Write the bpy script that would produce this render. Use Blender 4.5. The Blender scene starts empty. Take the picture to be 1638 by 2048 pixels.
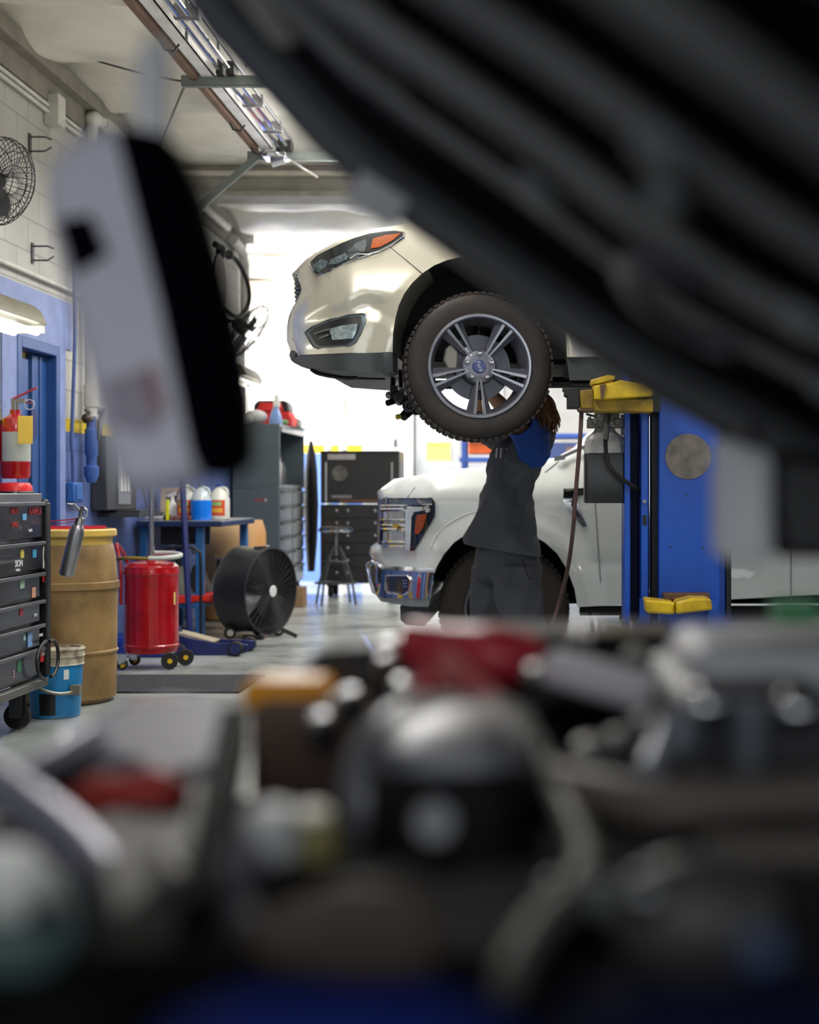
import bpy, bmesh, math, random
from mathutils import Vector, Matrix, Euler
from mathutils.geometry import delaunay_2d_cdt
random.seed(4)
C = bpy.context.scene.collection
sc = bpy.context.scene
PI = math.pi
# ---------------------------------------------------------------- camera
CX, CY, F, H = 1090.0, 985.0, 3000.0, 1.15      # vanishing point (px), focal length (px), eye height (m)
cd = bpy.data.cameras.new('camera'); cam = bpy.data.objects.new('camera', cd); C.objects.link(cam)
cam.location = (0, 0, H); cam.rotation_euler = (PI/2, 0, 0)
cd.sensor_fit = 'VERTICAL'; cd.sensor_height = 30.0; cd.lens = F/2048*30.0
cd.shift_x = -(CX-819)/2048; cd.shift_y = (CY-1024)/2048
cd.clip_start = 0.02; cd.clip_end = 200
cd.dof.use_dof = True; cd.dof.focus_distance = 7.0; cd.dof.aperture_fstop = cd.lens/25.0
sc.camera = cam
# ---------------------------------------------------------------- world, lights, exposure
w = bpy.data.worlds.new('world'); sc.world = w; w.use_nodes = True
bg = w.node_tree.nodes['Background']; bg.inputs[0].default_value = (.86, .93, 1, 1); bg.inputs[1].default_value = .38
sc.view_settings.view_transform = 'Standard'; sc.view_settings.look = 'None'
sc.view_settings.gamma = 1; sc.view_settings.use_curve_mapping = False
sc.view_settings.exposure = 0.0
def area(name, loc, rot, sx, sy, power, col=(1, 1, 1)):
    l = bpy.data.lights.new(name, 'AREA'); l.shape = 'RECTANGLE'; l.size = sx; l.size_y = sy; l.energy = power; l.color = col
    o = bpy.data.objects.new(name, l); C.objects.link(o); o.location = loc; o.rotation_euler = rot
    return o
area('daylight_door_rear', (-5.6, 17.9, 1.9), (0, -PI/2, 0), 3.4, 3.0, 640, (1, .98, .96))
for i, (x, y, p) in enumerate(((-0.9, 4.6, 60), (-1.0, 8.0, 60), (-1.5, 10.2, 60), (-.4, 12.3, 50), (3.2, 8.2, 60), (3.4, 3.6, 80), (-.2, 16.6, 130), (4.0, 13, 110))):  # unseen ceiling lights; the third is added to brighten the truck
    area('unseen_ceiling_light', (x, y, 3.3), (0, 0, 0), .25, 2.2, p, (1, .985, .955))
    area('ceiling_fill_uplight', (x, y, 3.44), (PI, 0, 0), .25, 2.2, p*.4, (1, .985, .955))  # upward twins added to brighten the ceiling
area('fill_light_front', (.5, -3.4, 1.9), (PI/2, 0, 0), 6, 3.0, 76, (.9, .95, 1))  # unseen fill light added behind the camera

# ---------------------------------------------------------------- materials
MATS = {}
def mat(name, col, rough=.5, metal=0, var=.12, scale=6, bump=0, bscale=40, coat=0, emit=0, alpha=1, trans=0, col2=None, stretch=None, spec=.5):
    if name in MATS: return MATS[name]
    m = bpy.data.materials.new(name); m.use_nodes = True; nt = m.node_tree; b = nt.nodes['Principled BSDF']
    def lin(c): return tuple((v/12.92 if v <= .04045 else ((v+.055)/1.055)**2.4) for v in c)
    c = lin([v/255 for v in col]); c2 = lin([v/255 for v in col2]) if col2 else tuple(v*(1-var*2) for v in c)
    b.inputs['Roughness'].default_value = rough; b.inputs['Metallic'].default_value = metal
    b.inputs['Coat Weight'].default_value = coat; b.inputs['Coat Roughness'].default_value = .04
    b.inputs['Transmission Weight'].default_value = trans
    b.inputs['Alpha'].default_value = alpha; b.inputs['Specular IOR Level'].default_value = spec
    tc = nt.nodes.new('ShaderNodeTexCoord'); n = nt.nodes.new('ShaderNodeTexNoise'); n.inputs['Scale'].default_value = scale
    n.inputs['Detail'].default_value = 6
    src = tc.outputs['Object']
    if stretch:
        mp = nt.nodes.new('ShaderNodeMapping'); mp.inputs['Scale'].default_value = stretch
        nt.links.new(src, mp.inputs[0]); src = mp.outputs[0]
    nt.links.new(src, n.inputs['Vector'])
    mix = nt.nodes.new('ShaderNodeMix'); mix.data_type = 'RGBA'
    r = nt.nodes.new('ShaderNodeMapRange'); r.inputs[1].default_value = .38; r.inputs[2].default_value = .68
    nt.links.new(n.outputs[0], r.inputs[0]); nt.links.new(r.outputs[0], mix.inputs[0])
    mix.inputs[6].default_value = (*c, 1); mix.inputs[7].default_value = (*c2, 1)
    nt.links.new(mix.outputs[2], b.inputs['Base Color'])
    if bump:
        n2 = nt.nodes.new('ShaderNodeTexNoise'); n2.inputs['Scale'].default_value = bscale; n2.inputs['Detail'].default_value = 4
        nt.links.new(src, n2.inputs['Vector'])
        bp = nt.nodes.new('ShaderNodeBump'); bp.inputs['Strength'].default_value = bump; bp.inputs['Distance'].default_value = .02
        nt.links.new(n2.outputs[0], bp.inputs['Height']); nt.links.new(bp.outputs[0], b.inputs['Normal'])
    if emit:
        b.inputs['Emission Color'].default_value = (*c, 1); b.inputs['Emission Strength'].default_value = emit
    MATS[name] = m
    return m
def lin3(col): return tuple((v/255/12.92 if v/255 <= .04045 else ((v/255+.055)/1.055)**2.4) for v in col)+(1,)
def wall_mat(name, axis, upper, stripe, lower, z0, z1, block=True):
    m = bpy.data.materials.new(name); m.use_nodes = True; nt = m.node_tree; b = nt.nodes['Principled BSDF']; L = nt.links
    b.inputs['Roughness'].default_value = .55
    tc = nt.nodes.new('ShaderNodeTexCoord'); sp = nt.nodes.new('ShaderNodeSeparateXYZ'); L.new(tc.outputs['Object'], sp.inputs[0])
    cb = nt.nodes.new('ShaderNodeCombineXYZ'); L.new(sp.outputs[axis], cb.inputs[0]); L.new(sp.outputs[2], cb.inputs[1])
    g1 = nt.nodes.new('ShaderNodeMath'); g1.operation = 'GREATER_THAN'; g1.inputs[1].default_value = z0; L.new(sp.outputs[2], g1.inputs[0])
    g2 = nt.nodes.new('ShaderNodeMath'); g2.operation = 'GREATER_THAN'; g2.inputs[1].default_value = z1; L.new(sp.outputs[2], g2.inputs[0])
    m1 = nt.nodes.new('ShaderNodeMix'); m1.data_type = 'RGBA'; m1.inputs[6].default_value = lin3(lower); m1.inputs[7].default_value = lin3(stripe); L.new(g1.outputs[0], m1.inputs[0])
    m2 = nt.nodes.new('ShaderNodeMix'); m2.data_type = 'RGBA'; m2.inputs[7].default_value = lin3(upper); L.new(m1.outputs[2], m2.inputs[6]); L.new(g2.outputs[0], m2.inputs[0])
    n = nt.nodes.new('ShaderNodeTexNoise'); n.inputs['Scale'].default_value = 1.6; n.inputs['Detail'].default_value = 8; L.new(tc.outputs['Object'], n.inputs[0])
    r = nt.nodes.new('ShaderNodeMapRange'); r.inputs[1].default_value = .3; r.inputs[2].default_value = .7; r.inputs[3].default_value = .78; r.inputs[4].default_value = 1.05; L.new(n.outputs[0], r.inputs[0])
    ml = nt.nodes.new('ShaderNodeMix'); ml.data_type = 'RGBA'; ml.blend_type = 'MULTIPLY'; ml.inputs[0].default_value = 1; L.new(m2.outputs[2], ml.inputs[6]); L.new(r.outputs[0], ml.inputs[7])
    out = ml.outputs[2]
    if block:
        br = nt.nodes.new('ShaderNodeTexBrick'); br.inputs['Scale'].default_value = 1; br.inputs['Brick Width'].default_value = .41; br.inputs['Row Height'].default_value = .205
        br.inputs['Mortar Size'].default_value = .006; br.inputs['Mortar Smooth'].default_value = .3; br.inputs['Color1'].default_value = (1, 1, 1, 1); br.inputs['Color2'].default_value = (.93, .93, .93, 1); br.inputs['Mortar'].default_value = (.66, .65, .63, 1)
        L.new(cb.outputs[0], br.inputs[0])
        mb = nt.nodes.new('ShaderNodeMix'); mb.data_type = 'RGBA'; mb.blend_type = 'MULTIPLY'; mb.inputs[0].default_value = 1; L.new(out, mb.inputs[6]); L.new(br.outputs[0], mb.inputs[7]); out = mb.outputs[2]
        bp = nt.nodes.new('ShaderNodeBump'); bp.inputs['Strength'].default_value = .5; bp.inputs['Distance'].default_value = .01
        n2 = nt.nodes.new('ShaderNodeTexNoise'); n2.inputs['Scale'].default_value = 60; L.new(tc.outputs['Object'], n2.inputs[0])
        ad = nt.nodes.new('ShaderNodeMath'); ad.operation = 'MULTIPLY_ADD'; ad.inputs[1].default_value = .25; L.new(n2.outputs[0], ad.inputs[0])
        iv = nt.nodes.new('ShaderNodeMath'); iv.operation = 'SUBTRACT'; iv.inputs[0].default_value = 1; L.new(br.outputs['Fac'], iv.inputs[1]); L.new(iv.outputs[0], ad.inputs[2])
        L.new(ad.outputs[0], bp.inputs['Height']); L.new(bp.outputs[0], b.inputs['Normal'])
    L.new(out, b.inputs['Base Color'])
    return m

# ---------------------------------------------------------------- geometry helpers
def W(px, py, d): return Vector(((px-CX)*d/F, d, H+(CY-py)*d/F))
class MB:
    def __init__(s): s.bm = bmesh.new()
    def _v(s, pts): return [s.bm.verts.new(p) for p in pts]
    def _f(s, vs):
        try: s.bm.faces.new(vs)
        except ValueError: pass
    def box(s, x0, x1, y0, y1, z0, z1, rot=None, piv=None):
        P = [Vector((x, y, z)) for x in (x0, x1) for y in (y0, y1) for z in (z0, z1)]
        if rot is not None:
            c = Vector(piv) if piv is not None else Vector(((x0+x1)/2, (y0+y1)/2, (z0+z1)/2)); R = Euler(rot).to_matrix()
            P = [c+R@(p-c) for p in P]
        v = s._v(P)
        for f in ((0, 1, 3, 2), (4, 6, 7, 5), (0, 4, 5, 1), (2, 3, 7, 6), (0, 2, 6, 4), (1, 5, 7, 3)): s._f([v[i] for i in f])
        return s
    def bar(s, p0, p1, a, b, up=(0, 0, 1)):
        p0, p1 = Vector(p0), Vector(p1); t = (p1-p0).normalized(); u = Vector(up)
        if abs(t.dot(u)) > .99: u = Vector((0, 1, 0))
        n = t.cross(u).normalized(); m = n.cross(t).normalized()
        v = s._v([p+n*i*a/2+m*j*b/2 for p in (p0, p1) for i, j in ((-1, -1), (1, -1), (1, 1), (-1, 1))])
        s._f(v[3::-1]); s._f(v[4:])
        for i in range(4): s._f([v[i], v[(i+1) % 4], v[4+(i+1) % 4], v[4+i]])
        return s
    def tube(s, pts, r, seg=10, caps=True, smooth=0):
        pts = [Vector(p) for p in pts]
        if smooth:
            q = []
            n = len(pts)
            for i in range(n-1):
                p0 = pts[max(i-1, 0)]; p1 = pts[i]; p2 = pts[i+1]; p3 = pts[min(i+2, n-1)]
                for k in range(smooth):
                    t = k/smooth
                    q.append(.5*((2*p1)+(p2-p0)*t+(2*p0-5*p1+4*p2-p3)*t*t+(3*p1-p0-3*p2+p3)*t**3))
            q.append(pts[-1]); 
            if isinstance(r, (list, tuple)):
                r = [r[min(int(i/smooth), n-1)]*(1-(i % smooth)/smooth)+r[min(int(i/smooth)+1, n-1)]*((i % smooth)/smooth) for i in range(len(q))]
            pts = q
        rings = []; pu = None
        for i, p in enumerate(pts):
            t = (pts[min(i+1, len(pts)-1)]-pts[max(i-1, 0)]).normalized()
            if pu is None: pu = Vector((0, 0, 1)) if abs(t.z) < .9 else Vector((1, 0, 0))
            n = t.cross(pu).normalized(); pu = n.cross(t).normalized()
            rr = r[i] if isinstance(r, (list, tuple)) else r
            rings.append(s._v([p+(n*math.cos(2*PI*k/seg)+pu*math.sin(2*PI*k/seg))*rr for k in range(seg)]))
        for a, b in zip(rings, rings[1:]):
            for k in range(seg): s._f([a[k], a[(k+1) % seg], b[(k+1) % seg], b[k]])
        if caps: s._f(rings[0][::-1]); s._f(rings[-1])
        return s
    def cyl(s, p0, p1, r0, r1=None, seg=24): return s.tube([p0, p1], [r0, r0 if r1 is None else r1], seg)
    def lathe(s, prof, c, axis=(0, 0, 1), seg=32, caps=True, a0=0, a1=2*PI):
        c = Vector(c); q = Vector((0, 0, 1)).rotation_difference(Vector(axis).normalized()); full = abs(a1-a0-2*PI) < 1e-6
        n = seg if full else seg+1; rings = []
        for r, z in prof:
            rings.append(s._v([c+q@Vector((r*math.cos(a0+(a1-a0)*k/seg), r*math.sin(a0+(a1-a0)*k/seg), z)) for k in range(n)]))
        for a, b in zip(rings, rings[1:]):
            for k in range(seg): s._f([a[k], a[(k+1) % n], b[(k+1) % n], b[k]])
        if caps and full:
            if prof[0][0] > 1e-5: s._f(rings[0][::-1])
            if prof[-1][0] > 1e-5: s._f(rings[-1])
        return s
    def prism(s, pts, vec):
        vec = Vector(vec); a = s._v(pts); b = s._v([Vector(p)+vec for p in pts]); n = len(a)
        s._f(a); s._f(b[::-1])
        for i in range(n): s._f([a[i], b[i], b[(i+1) % n], a[(i+1) % n]])
        return s
    def ball(s, c, r, sc_=(1, 1, 1), rot=None, u=20, v=12):
        M_ = Matrix.Translation(c) @ (Euler(rot).to_matrix().to_4x4() if rot else Matrix()) @ Matrix.Diagonal((r*sc_[0], r*sc_[1], r*sc_[2], 1))
        bmesh.ops.create_uvsphere(s.bm, u_segments=u, v_segments=v, radius=1, matrix=M_); return s
    def loft(s, rings, caps=True, closed=True):
        R = [s._v(r) for r in rings]; n = len(R[0]); m = n if closed else n-1
        for a, b in zip(R, R[1:]):
            for k in range(m): s._f([a[k], a[(k+1) % n], b[(k+1) % n], b[k]])
        if caps: s._f(R[0][::-1]); s._f(R[-1])
        return s
    def relief(s, out, fn, step=14, mirror=None, bulge=None, sub=10, thick=0, close=True):
        """sheet with a 2-D outline, each point put at fn(px,py); mirrored about y=mirror and joined round the rim"""
        o = []
        n = len(out)
        for i in range(n):
            a, b = Vector(out[i]), Vector(out[(i+1) % n]); k = max(1, int((b-a).length/step))
            for j in range(k): o.append(a+(b-a)*j/k)
        def inside(x, y):
            c = False
            for i in range(len(out)):
                x1, y1 = out[i]; x2, y2 = out[i-1]
                if (y1 > y) != (y2 > y) and x < (x2-x1)*(y-y1)/(y2-y1)+x1: c = not c
            return c
        xs = [p[0] for p in out]; ys = [p[1] for p in out]; pts = list(o); m = len(o)
        def near(x, y):
            for p in o:
                if (p.x-x)**2+(p.y-y)**2 < (step*.45)**2: return True
            return False
        x = min(xs)
        row = 0
        while x < max(xs):
            y = min(ys)+(step/2 if row % 2 else 0)
            while y < max(ys):
                if inside(x, y) and not near(x, y): pts.append(Vector((x, y)))
                y += step
            x += step*.87; row += 1
        r = delaunay_2d_cdt([p.to_2d() for p in pts], [(i, (i+1) % m) for i in range(m)], [], 1, 1e-4)
        P = [fn(v.x, v.y) for v in r[0]]
        A = s._v(P)
        for f in r[2]: s._f([A[i] for i in f])
        if mirror is not None or thick:
            if mirror is not None: Q = [Vector((p.x, 2*mirror-p.y, p.z)) for p in P]
            else: Q = [p+Vector((0, thick, 0)) for p in P]
            B = s._v(Q)
            for f in r[2]: s._f([B[i] for i in f][::-1])
            if close:
                # rim edges
                cnt = {}
                for f in r[2]:
                    for i in range(len(f)):
                        e = (f[i], f[(i+1) % len(f)]); k = tuple(sorted(e)); cnt.setdefault(k, []).append(e)
                rim = [v[0] for v in cnt.values() if len(v) == 1]
                K = sub if mirror is not None else 1
                col = {}
                def column(i):
                    if i not in col:
                        c = [A[i]]
                        for j in range(1, K):
                            p = P[i].lerp(Q[i], j/K)
                            if bulge: p = p+bulge(P[i], j/K)
                            c.append(s.bm.verts.new(p))
                        c.append(B[i]); col[i] = c
                    return col[i]
                for a, b in rim:
                    ca, cb = column(a), column(b)
                    for j in range(K): s._f([cb[j], ca[j], ca[j+1], cb[j+1]])
        return s
    def text(s, txt, p, size, right=(1, 0, 0), up=(0, 0, 1), depth=.001, align='CENTER'):
        cu = bpy.data.curves.new('t', 'FONT'); cu.body = txt; cu.size = size; cu.extrude = depth; cu.align_x = align; cu.align_y = 'CENTER'
        ob = bpy.data.objects.new('t', cu); C.objects.link(ob); dg = bpy.context.evaluated_depsgraph_get()
        me = bpy.data.meshes.new_from_object(ob.evaluated_get(dg)); bpy.data.objects.remove(ob); bpy.data.curves.remove(cu)
        r = Vector(right).normalized(); u = Vector(up).normalized(); n = r.cross(u)
        M_ = Matrix(((r.x, u.x, n.x, p[0]), (r.y, u.y, n.y, p[1]), (r.z, u.z, n.z, p[2]), (0, 0, 0, 1)))
        me.transform(M_); s.bm.from_mesh(me); bpy.data.meshes.remove(me); return s
    def xform(s, M_): bmesh.ops.transform(s.bm, matrix=M_, verts=s.bm.verts); return s
ROOT = {}
def rootloc(o):
    while o.parent: o = o.parent
    return Vector(o.location)
def build(name, mb, m, parent=None, bevel=0, seg=2, angle=35, subsurf=0, label=None, fixn=True, flat=False):
    bm = mb.bm
    if fixn: bmesh.ops.recalc_face_normals(bm, faces=bm.faces)
    if parent is not None: bmesh.ops.translate(bm, vec=-rootloc(parent), verts=bm.verts)
    me = bpy.data.meshes.new(name); bm.to_mesh(me); bm.free()
    if not flat:
        for p in me.polygons: p.use_smooth = True
        me.set_sharp_from_angle(angle=math.radians(angle))
    o = bpy.data.objects.new(name, me); C.objects.link(o)
    me.materials.append(m)
    if parent is not None: o.parent = parent
    if bevel:
        b = o.modifiers.new('bevel', 'BEVEL'); b.width = bevel; b.segments = seg; b.limit_method = 'ANGLE'; b.angle_limit = math.radians(40)
    if subsurf:
        b = o.modifiers.new('sub', 'SUBSURF'); b.levels = subsurf; b.render_levels = subsurf
    if label: o['label'] = label
    return o
def thing(name, label, cat, loc, group=None):
    o = bpy.data.objects.new(name, None); o.empty_display_size = .1; C.objects.link(o); o.location = loc
    o['label'] = label; o['category'] = cat
    if group: o['group'] = group
    return o
def tag(o, label, cat, group=None):
    o['label'] = label; o['category'] = cat
    if group: o['group'] = group
    # give the lone mesh an origin of its own at the base
    v = [Vector(c) for c in o.bound_box]; c = sum(v, Vector())/8; c.z = min(p.z for p in v)
    o.data.transform(Matrix.Translation(-c)); o.location = c
    return o
def struct(name, mb, m, parent=None, **k):
    o = build(name, mb, m, parent, **k)
    if parent is None: o['kind'] = 'structure'
    return o
def copy_thing(root, loc, label=None, rotz=0):
    r = root.copy(); C.objects.link(r); r.location = loc; r.rotation_euler = (0, 0, rotz)
    if label: r['label'] = label
    for ch in list(root.children):
        c = ch.copy(); C.objects.link(c); c.parent = r
        for g in ch.children:
            d = g.copy(); C.objects.link(d); d.parent = c
    return r
# ---------------------------------------------------------------- palette
WHITE = mat('white_paint', (226, 226, 222), .5)
GREYM = mat('grey_steel', (112, 118, 116), .42, .3)
DGREY = mat('dark_grey_plastic', (58, 61, 64), .45)
BLACK = mat('black_plastic', (18, 18, 20), .42)
RUBBER = mat('black_rubber', (24, 23, 24), .75, bump=.1)
CHROME = mat('chrome', (225, 225, 228), .07, 1, var=.02)
STEEL = mat('worn_steel', (150, 150, 152), .32, .9)
DBLUE = mat('door_blue_paint', (38, 78, 140), .38, var=.08)
LAV = mat('lavender_blue_paint', (120, 136, 186), .5, var=.1)
LBLUE = mat('lift_blue_paint', (14, 78, 182), .36, var=.1, scale=3, bump=.03)
NAVY = mat('navy_paint', (12, 32, 92), .4)
YEL = mat('worn_yellow_paint', (214, 180, 16), .42, var=.25, scale=9, col2=(150, 118, 14), bump=.15)
RED = mat('red_enamel', (176, 8, 22), .22, coat=.6, var=.15)
ORANGE = mat('orange_plastic', (224, 96, 30), .3)
BEIGE = mat('galvanised_beige', (172, 168, 160), .5, .2)
PIPEW = mat('painted_pipe', (206, 204, 196), .5)
TUBE = mat('fluorescent_tube', (255, 252, 240), .4, emit=5, var=0)
SIGNY = mat('pale_yellow_sign', (248, 226, 128), .5, var=.03)
INK = mat('black_ink', (25, 25, 25), .6)
WINK = mat('white_lettering', (232, 232, 232), .5)
REDP = mat('red_lettering', (186, 40, 48), .5)

# ---------------------------------------------------------------- room shell
XW = -3.25; CZ = 4.05; YL = 16.2; YF = 19.5
flo = bpy.data.materials.new('painted_concrete'); flo.use_nodes = True; nt = flo.node_tree; b = nt.nodes['Principled BSDF']; L = nt.links
tc = nt.nodes.new('ShaderNodeTexCoord'); n1 = nt.nodes.new('ShaderNodeTexNoise'); n1.inputs['Scale'].default_value = 1.3; n1.inputs['Detail'].default_value = 10; n1.inputs['Roughness'].default_value = .65
L.new(tc.outputs['Object'], n1.inputs[0]); cr = nt.nodes.new('ShaderNodeValToRGB'); cr.color_ramp.elements[0].position = .3; cr.color_ramp.elements[0].color = lin3((108, 112, 109)); cr.color_ramp.elements[1].position = .55; cr.color_ramp.elements[1].color = lin3((166, 171, 167))
L.new(n1.outputs[0], cr.inputs[0])
v2 = nt.nodes.new('ShaderNodeTexVoronoi'); v2.inputs['Scale'].default_value = 2.3; L.new(tc.outputs['Object'], v2.inputs[0])
r2 = nt.nodes.new('ShaderNodeMapRange'); r2.inputs[1].default_value = .02; r2.inputs[2].default_value = .07; r2.inputs[3].default_value = .55; L.new(v2.outputs[0], r2.inputs[0])
mm = nt.nodes.new('ShaderNodeMix'); mm.data_type = 'RGBA'; mm.blend_type = 'MULTIPLY'; mm.inputs[0].default_value = 1; L.new(cr.outputs[0], mm.inputs[6]); L.new(r2.outputs[0], mm.inputs[7]); L.new(mm.outputs[2], b.inputs['Base Color'])
rr = nt.nodes.new('ShaderNodeMapRange'); rr.inputs[3].default_value = .12; rr.inputs[4].default_value = .34; L.new(n1.outputs[0], rr.inputs[0]); L.new(rr.outputs[0], b.inputs['Roughness'])
struct('floor', MB().box(-8, 10, -4, 21, -.1, 0), flo)
WL = wall_mat('painted_block_wall', 1, (184, 183, 178), (226, 194, 30), (84, 104, 160), 1.565, 1.655)
m = MB()
m.box(XW-.2, XW, -3.5, 9.2, 0, CZ+.3).box(XW-.2, XW, 9.2, 10.0, 2.12, CZ+.3).box(XW-.2, XW, 10.0, YL, 0, CZ+.3)
struct('wall_left', m, WL)
WR = wall_mat('painted_far_wall', 0, (240, 239, 234), (240, 196, 20), (96, 130, 200), 1.66, 1.77, block=False)
struct('wall_back', MB().box(-8, -1, YF, YF+.2, 0, CZ+.4), WR)
struct('wall_back_right', MB().box(-1, 10, YF, YF+.2, 0, CZ+.4), wall_mat('painted_far_wall_right', 0, (240, 239, 234), (80, 100, 160), (80, 100, 160), 1.5, 1.8, block=False))
struct('wall_return', MB().box(-8, XW-.21, YL-.2, YL, 0, CZ+.4), WR)
struct('wall_right', MB().box(9, 9.2, 2, YF, 0, CZ+.4), wall_mat('painted_right_wall', 1, (200, 200, 194), (226, 194, 30), (66, 92, 160), 1.565, 1.655))
# sagging insulation blanket ceiling
m = MB(); nx, ny = 110, 260; rows = []
for j in range(ny+1):
    y = -3.5+23*j/ny; row = []
    for i in range(nx+1):
        x = -8+18*i/nx
        ph = (y % 1.25)/1.25
        z = CZ-.13*math.sin(PI*ph)**.8-.03*math.sin(x*1.7+math.floor(y/1.25)*2.1)*math.sin(PI*ph)-.05*abs(math.sin(x*2.3+y*1.1+math.sin(y*2.3)*1.4))*math.sin(PI*ph)
        z -= .018*math.sin(x*9+y*4)*math.sin(y*7-x*2)+.02*abs(math.sin(x*1.3-y*3.7+2*math.sin(x*.9)))
        row.append(m.bm.verts.new((x, y, z)))
    rows.append(row)
for a, c in zip(rows, rows[1:]):
    for i in range(nx): m.bm.faces.new((a[i], a[i+1], c[i+1], c[i]))
struct('ceiling', m, mat('insulation_blanket', (236, 231, 220), .42, var=.1, scale=2.2, bump=.6, bscale=3.5), fixn=False)
struct('trim_1', MB().box(XW+.001, XW+.11, -3.5, YL, CZ-.22, CZ-.12).box(XW+.001, XW+.03, -3.5, YL, CZ-.36, CZ-.22), mat('dusty_ledger', (132, 126, 116), .7))
# door frame bay header
HD = 12.75
m = MB().box(XW, 9, HD, HD+.25, 3.70, 3.92).box(XW, 9, HD-.06, HD+.3, 3.66, 3.70)
struct('trim_2', m, mat('header_paint', (150, 146, 138), .6, bump=.1))
struct('trim_3', MB().box(XW, 9, HD-.07, HD-.03, 3.83, 3.87), mat('header_pipe', (196, 190, 178), .5))
struct('trim_4', MB().tube([(XW, YF-.4, 3.46), (9, YF-.4, 3.46)], .035), mat('blue_strap', (60, 110, 190), .5))
struct('trim_5', MB().box(-8, 9, YF-.3, YF-.01, 3.66, 3.86), mat('ledge_wood', (206, 190, 170), .6))
# slanted purlins in the rear bay
m = MB()
for k in range(5):
    x = -3.4+k*1.5
    m.bar((x, 16.0, 3.98), (x-.6, 19.4, 3.86), .09, .12)
m.bar((-6, 17.7, 3.86), (9, 17.7, 3.86), .1, .12)
struct('trim_6', m, mat('bright_purlin', (214, 206, 196), .5))
# ---- side door with heavy blue frame
dr = thing('door_1', 'dark blue steel double door left ajar in the left wall', 'door', (XW, 9.6, 0)); del dr['category']; del dr['label']; dr['kind'] = 'structure'
m = MB().box(XW-.2, XW+.02, 9.2, 9.27, 0, 2.12).box(XW-.2, XW+.02, 9.93, 10.0, 0, 2.12).box(XW-.2, XW+.02, 9.27, 9.93, 2.05, 2.12)
build('door_frame', m, DBLUE, dr, bevel=.006)
f = build('door_leaf', MB().box(XW-.09, XW-.05, 9.66, 9.93, .01, 2.04).box(XW-.05, XW-.04, 9.78, 9.81, .01, 2.04), DBLUE, dr, bevel=.004)
build('hinge', MB().box(XW-.07, XW-.03, 9.58, 9.68, 1.5, 1.68), NAVY, f)
f = build('door_leaf', MB().box(XW-.09, XW-.05, 9.27, 9.58, .01, 2.0), DBLUE, dr, bevel=.004)
build('gap_strip', MB().box(XW-.10, XW-.095, 9.5, 9.75, .01, 2.05), mat('tan_strip', (186, 160, 116), .6), dr)
struct('trim_7', MB().box(XW, XW+.012, 8.8, 10.28, 2.12, 2.44).box(XW, XW+.012, 8.95, 9.2, 0, 2.12).box(XW, XW+.012, 10.0, 10.13, 0, 2.12), LAV)
m = MB().box(XW-2.2, XW-2.1, 8.6, 11.0, 0, 2.6)
struct('wall_passage', m, mat('tan_passage_wall', (168, 148, 112), .6))

# ---------------------------------------------------------------- pipes on the left wall
PX = XW+.05
def on(px, py, x=PX):            # point on the plane x = const seen at that direction
    d = x*F/(px-CX); return Vector((x, d, H+(CY-py)*d/F))
p = thing('wall_conduit', 'pair of painted conduits running high along the left wall through a junction box', 'conduit', (PX, 9, 3))
a, c = on(-40, 95), on(172, 250)
build('conduit', MB().tube([(PX-.02, a.y, 3.62), (PX-.02, 10.4, 3.62)], .014), PIPEW, p)
build('conduit', MB().tube([(PX-.02, a.y, 3.66), (PX-.02, 10.4, 3.66)], .014), PIPEW, p)
build('junction_box', MB().box(XW, XW+.1, 9.72, 9.86, 3.54, 3.74), PIPEW, p, bevel=.008)
p = thing('wall_pipe', 'thick painted pipe turning down the left wall, its lower end blue', 'pipe', (XW+.07, 10.5, 1.4))
q = XW+.075
build('pipe', MB().tube([(q, 15.0, 3.80), (q, 10.75, 3.80), (q, 10.6, 3.79), (q, 10.53, 3.74), (q, 10.5, 3.65), (q, 10.5, 1.68)], .042, 14), PIPEW, p)
build('elbow', MB().ball((q, 10.54, 3.77), .062), PIPEW, p)
build('coupling', MB().cyl((q, 10.5, 1.75), (q, 10.5, 1.9), .052), PIPEW, p)
build('coupling', MB().cyl((q, 10.75, 3.80), (q, 11.0, 3.80), .052), PIPEW, p)
build('lower_pipe', MB().lathe([(.036, 1.68), (.036, 1.6), (.046, 1.59), (.046, 1.42), (.036, 1.4), (.036, 1.34), (.052, 1.33), (.05, 1.27), (.03, 1.22), (.0, 1.21)], (q, 10.5, 0)), mat('blue_pipe', (58, 92, 160), .5), p)
build('valve', MB().cyl((q+.02, 10.44, 1.66), (q+.02, 10.34, 1.66), .02).ball((q+.02, 10.32, 1.66), .035).bar((q+.05, 10.5, 1.66), (q+.05, 10.5, 1.52), .012, .02).bar((q, 10.5, 1.7), (q+.0, 10.36, 1.72), .015, .015), mat('dark_brass', (70, 58, 46), .45, .6), p)
p = thing('outlet_conduit', 'thin conduit running down beside the blue door to a blue outlet box', 'conduit', (XW+.03, 10.22, 1))
build('conduit', MB().tube([(XW+.055, 10.2, 2.9), (XW+.055, 10.2, 2.2), (XW+.03, 10.2, 1.5), (XW+.035, 10.21, 1.4), (XW+.03, 10.24, 1.22)], .013), mat('blue_conduit', (70, 92, 150), .5), p)
build('outlet_box', MB().box(XW+.001, XW+.06, 10.17, 10.36, 1.08, 1.22), mat('outlet_blue', (44, 96, 168), .5), p, bevel=.01)
build('cover_plate', MB().box(XW+.06, XW+.068, 10.2, 10.33, 1.1, 1.2), mat('outlet_blue', (44, 96, 168), .5), p, bevel=.003)
o = tag(build('air_line', MB().tube([(XW+.03, 6, 2.52), (XW+.03, 14, 2.52)], .014), PIPEW), 'thin painted air line running level along the left wall below the wall fan', 'pipe')
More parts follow.
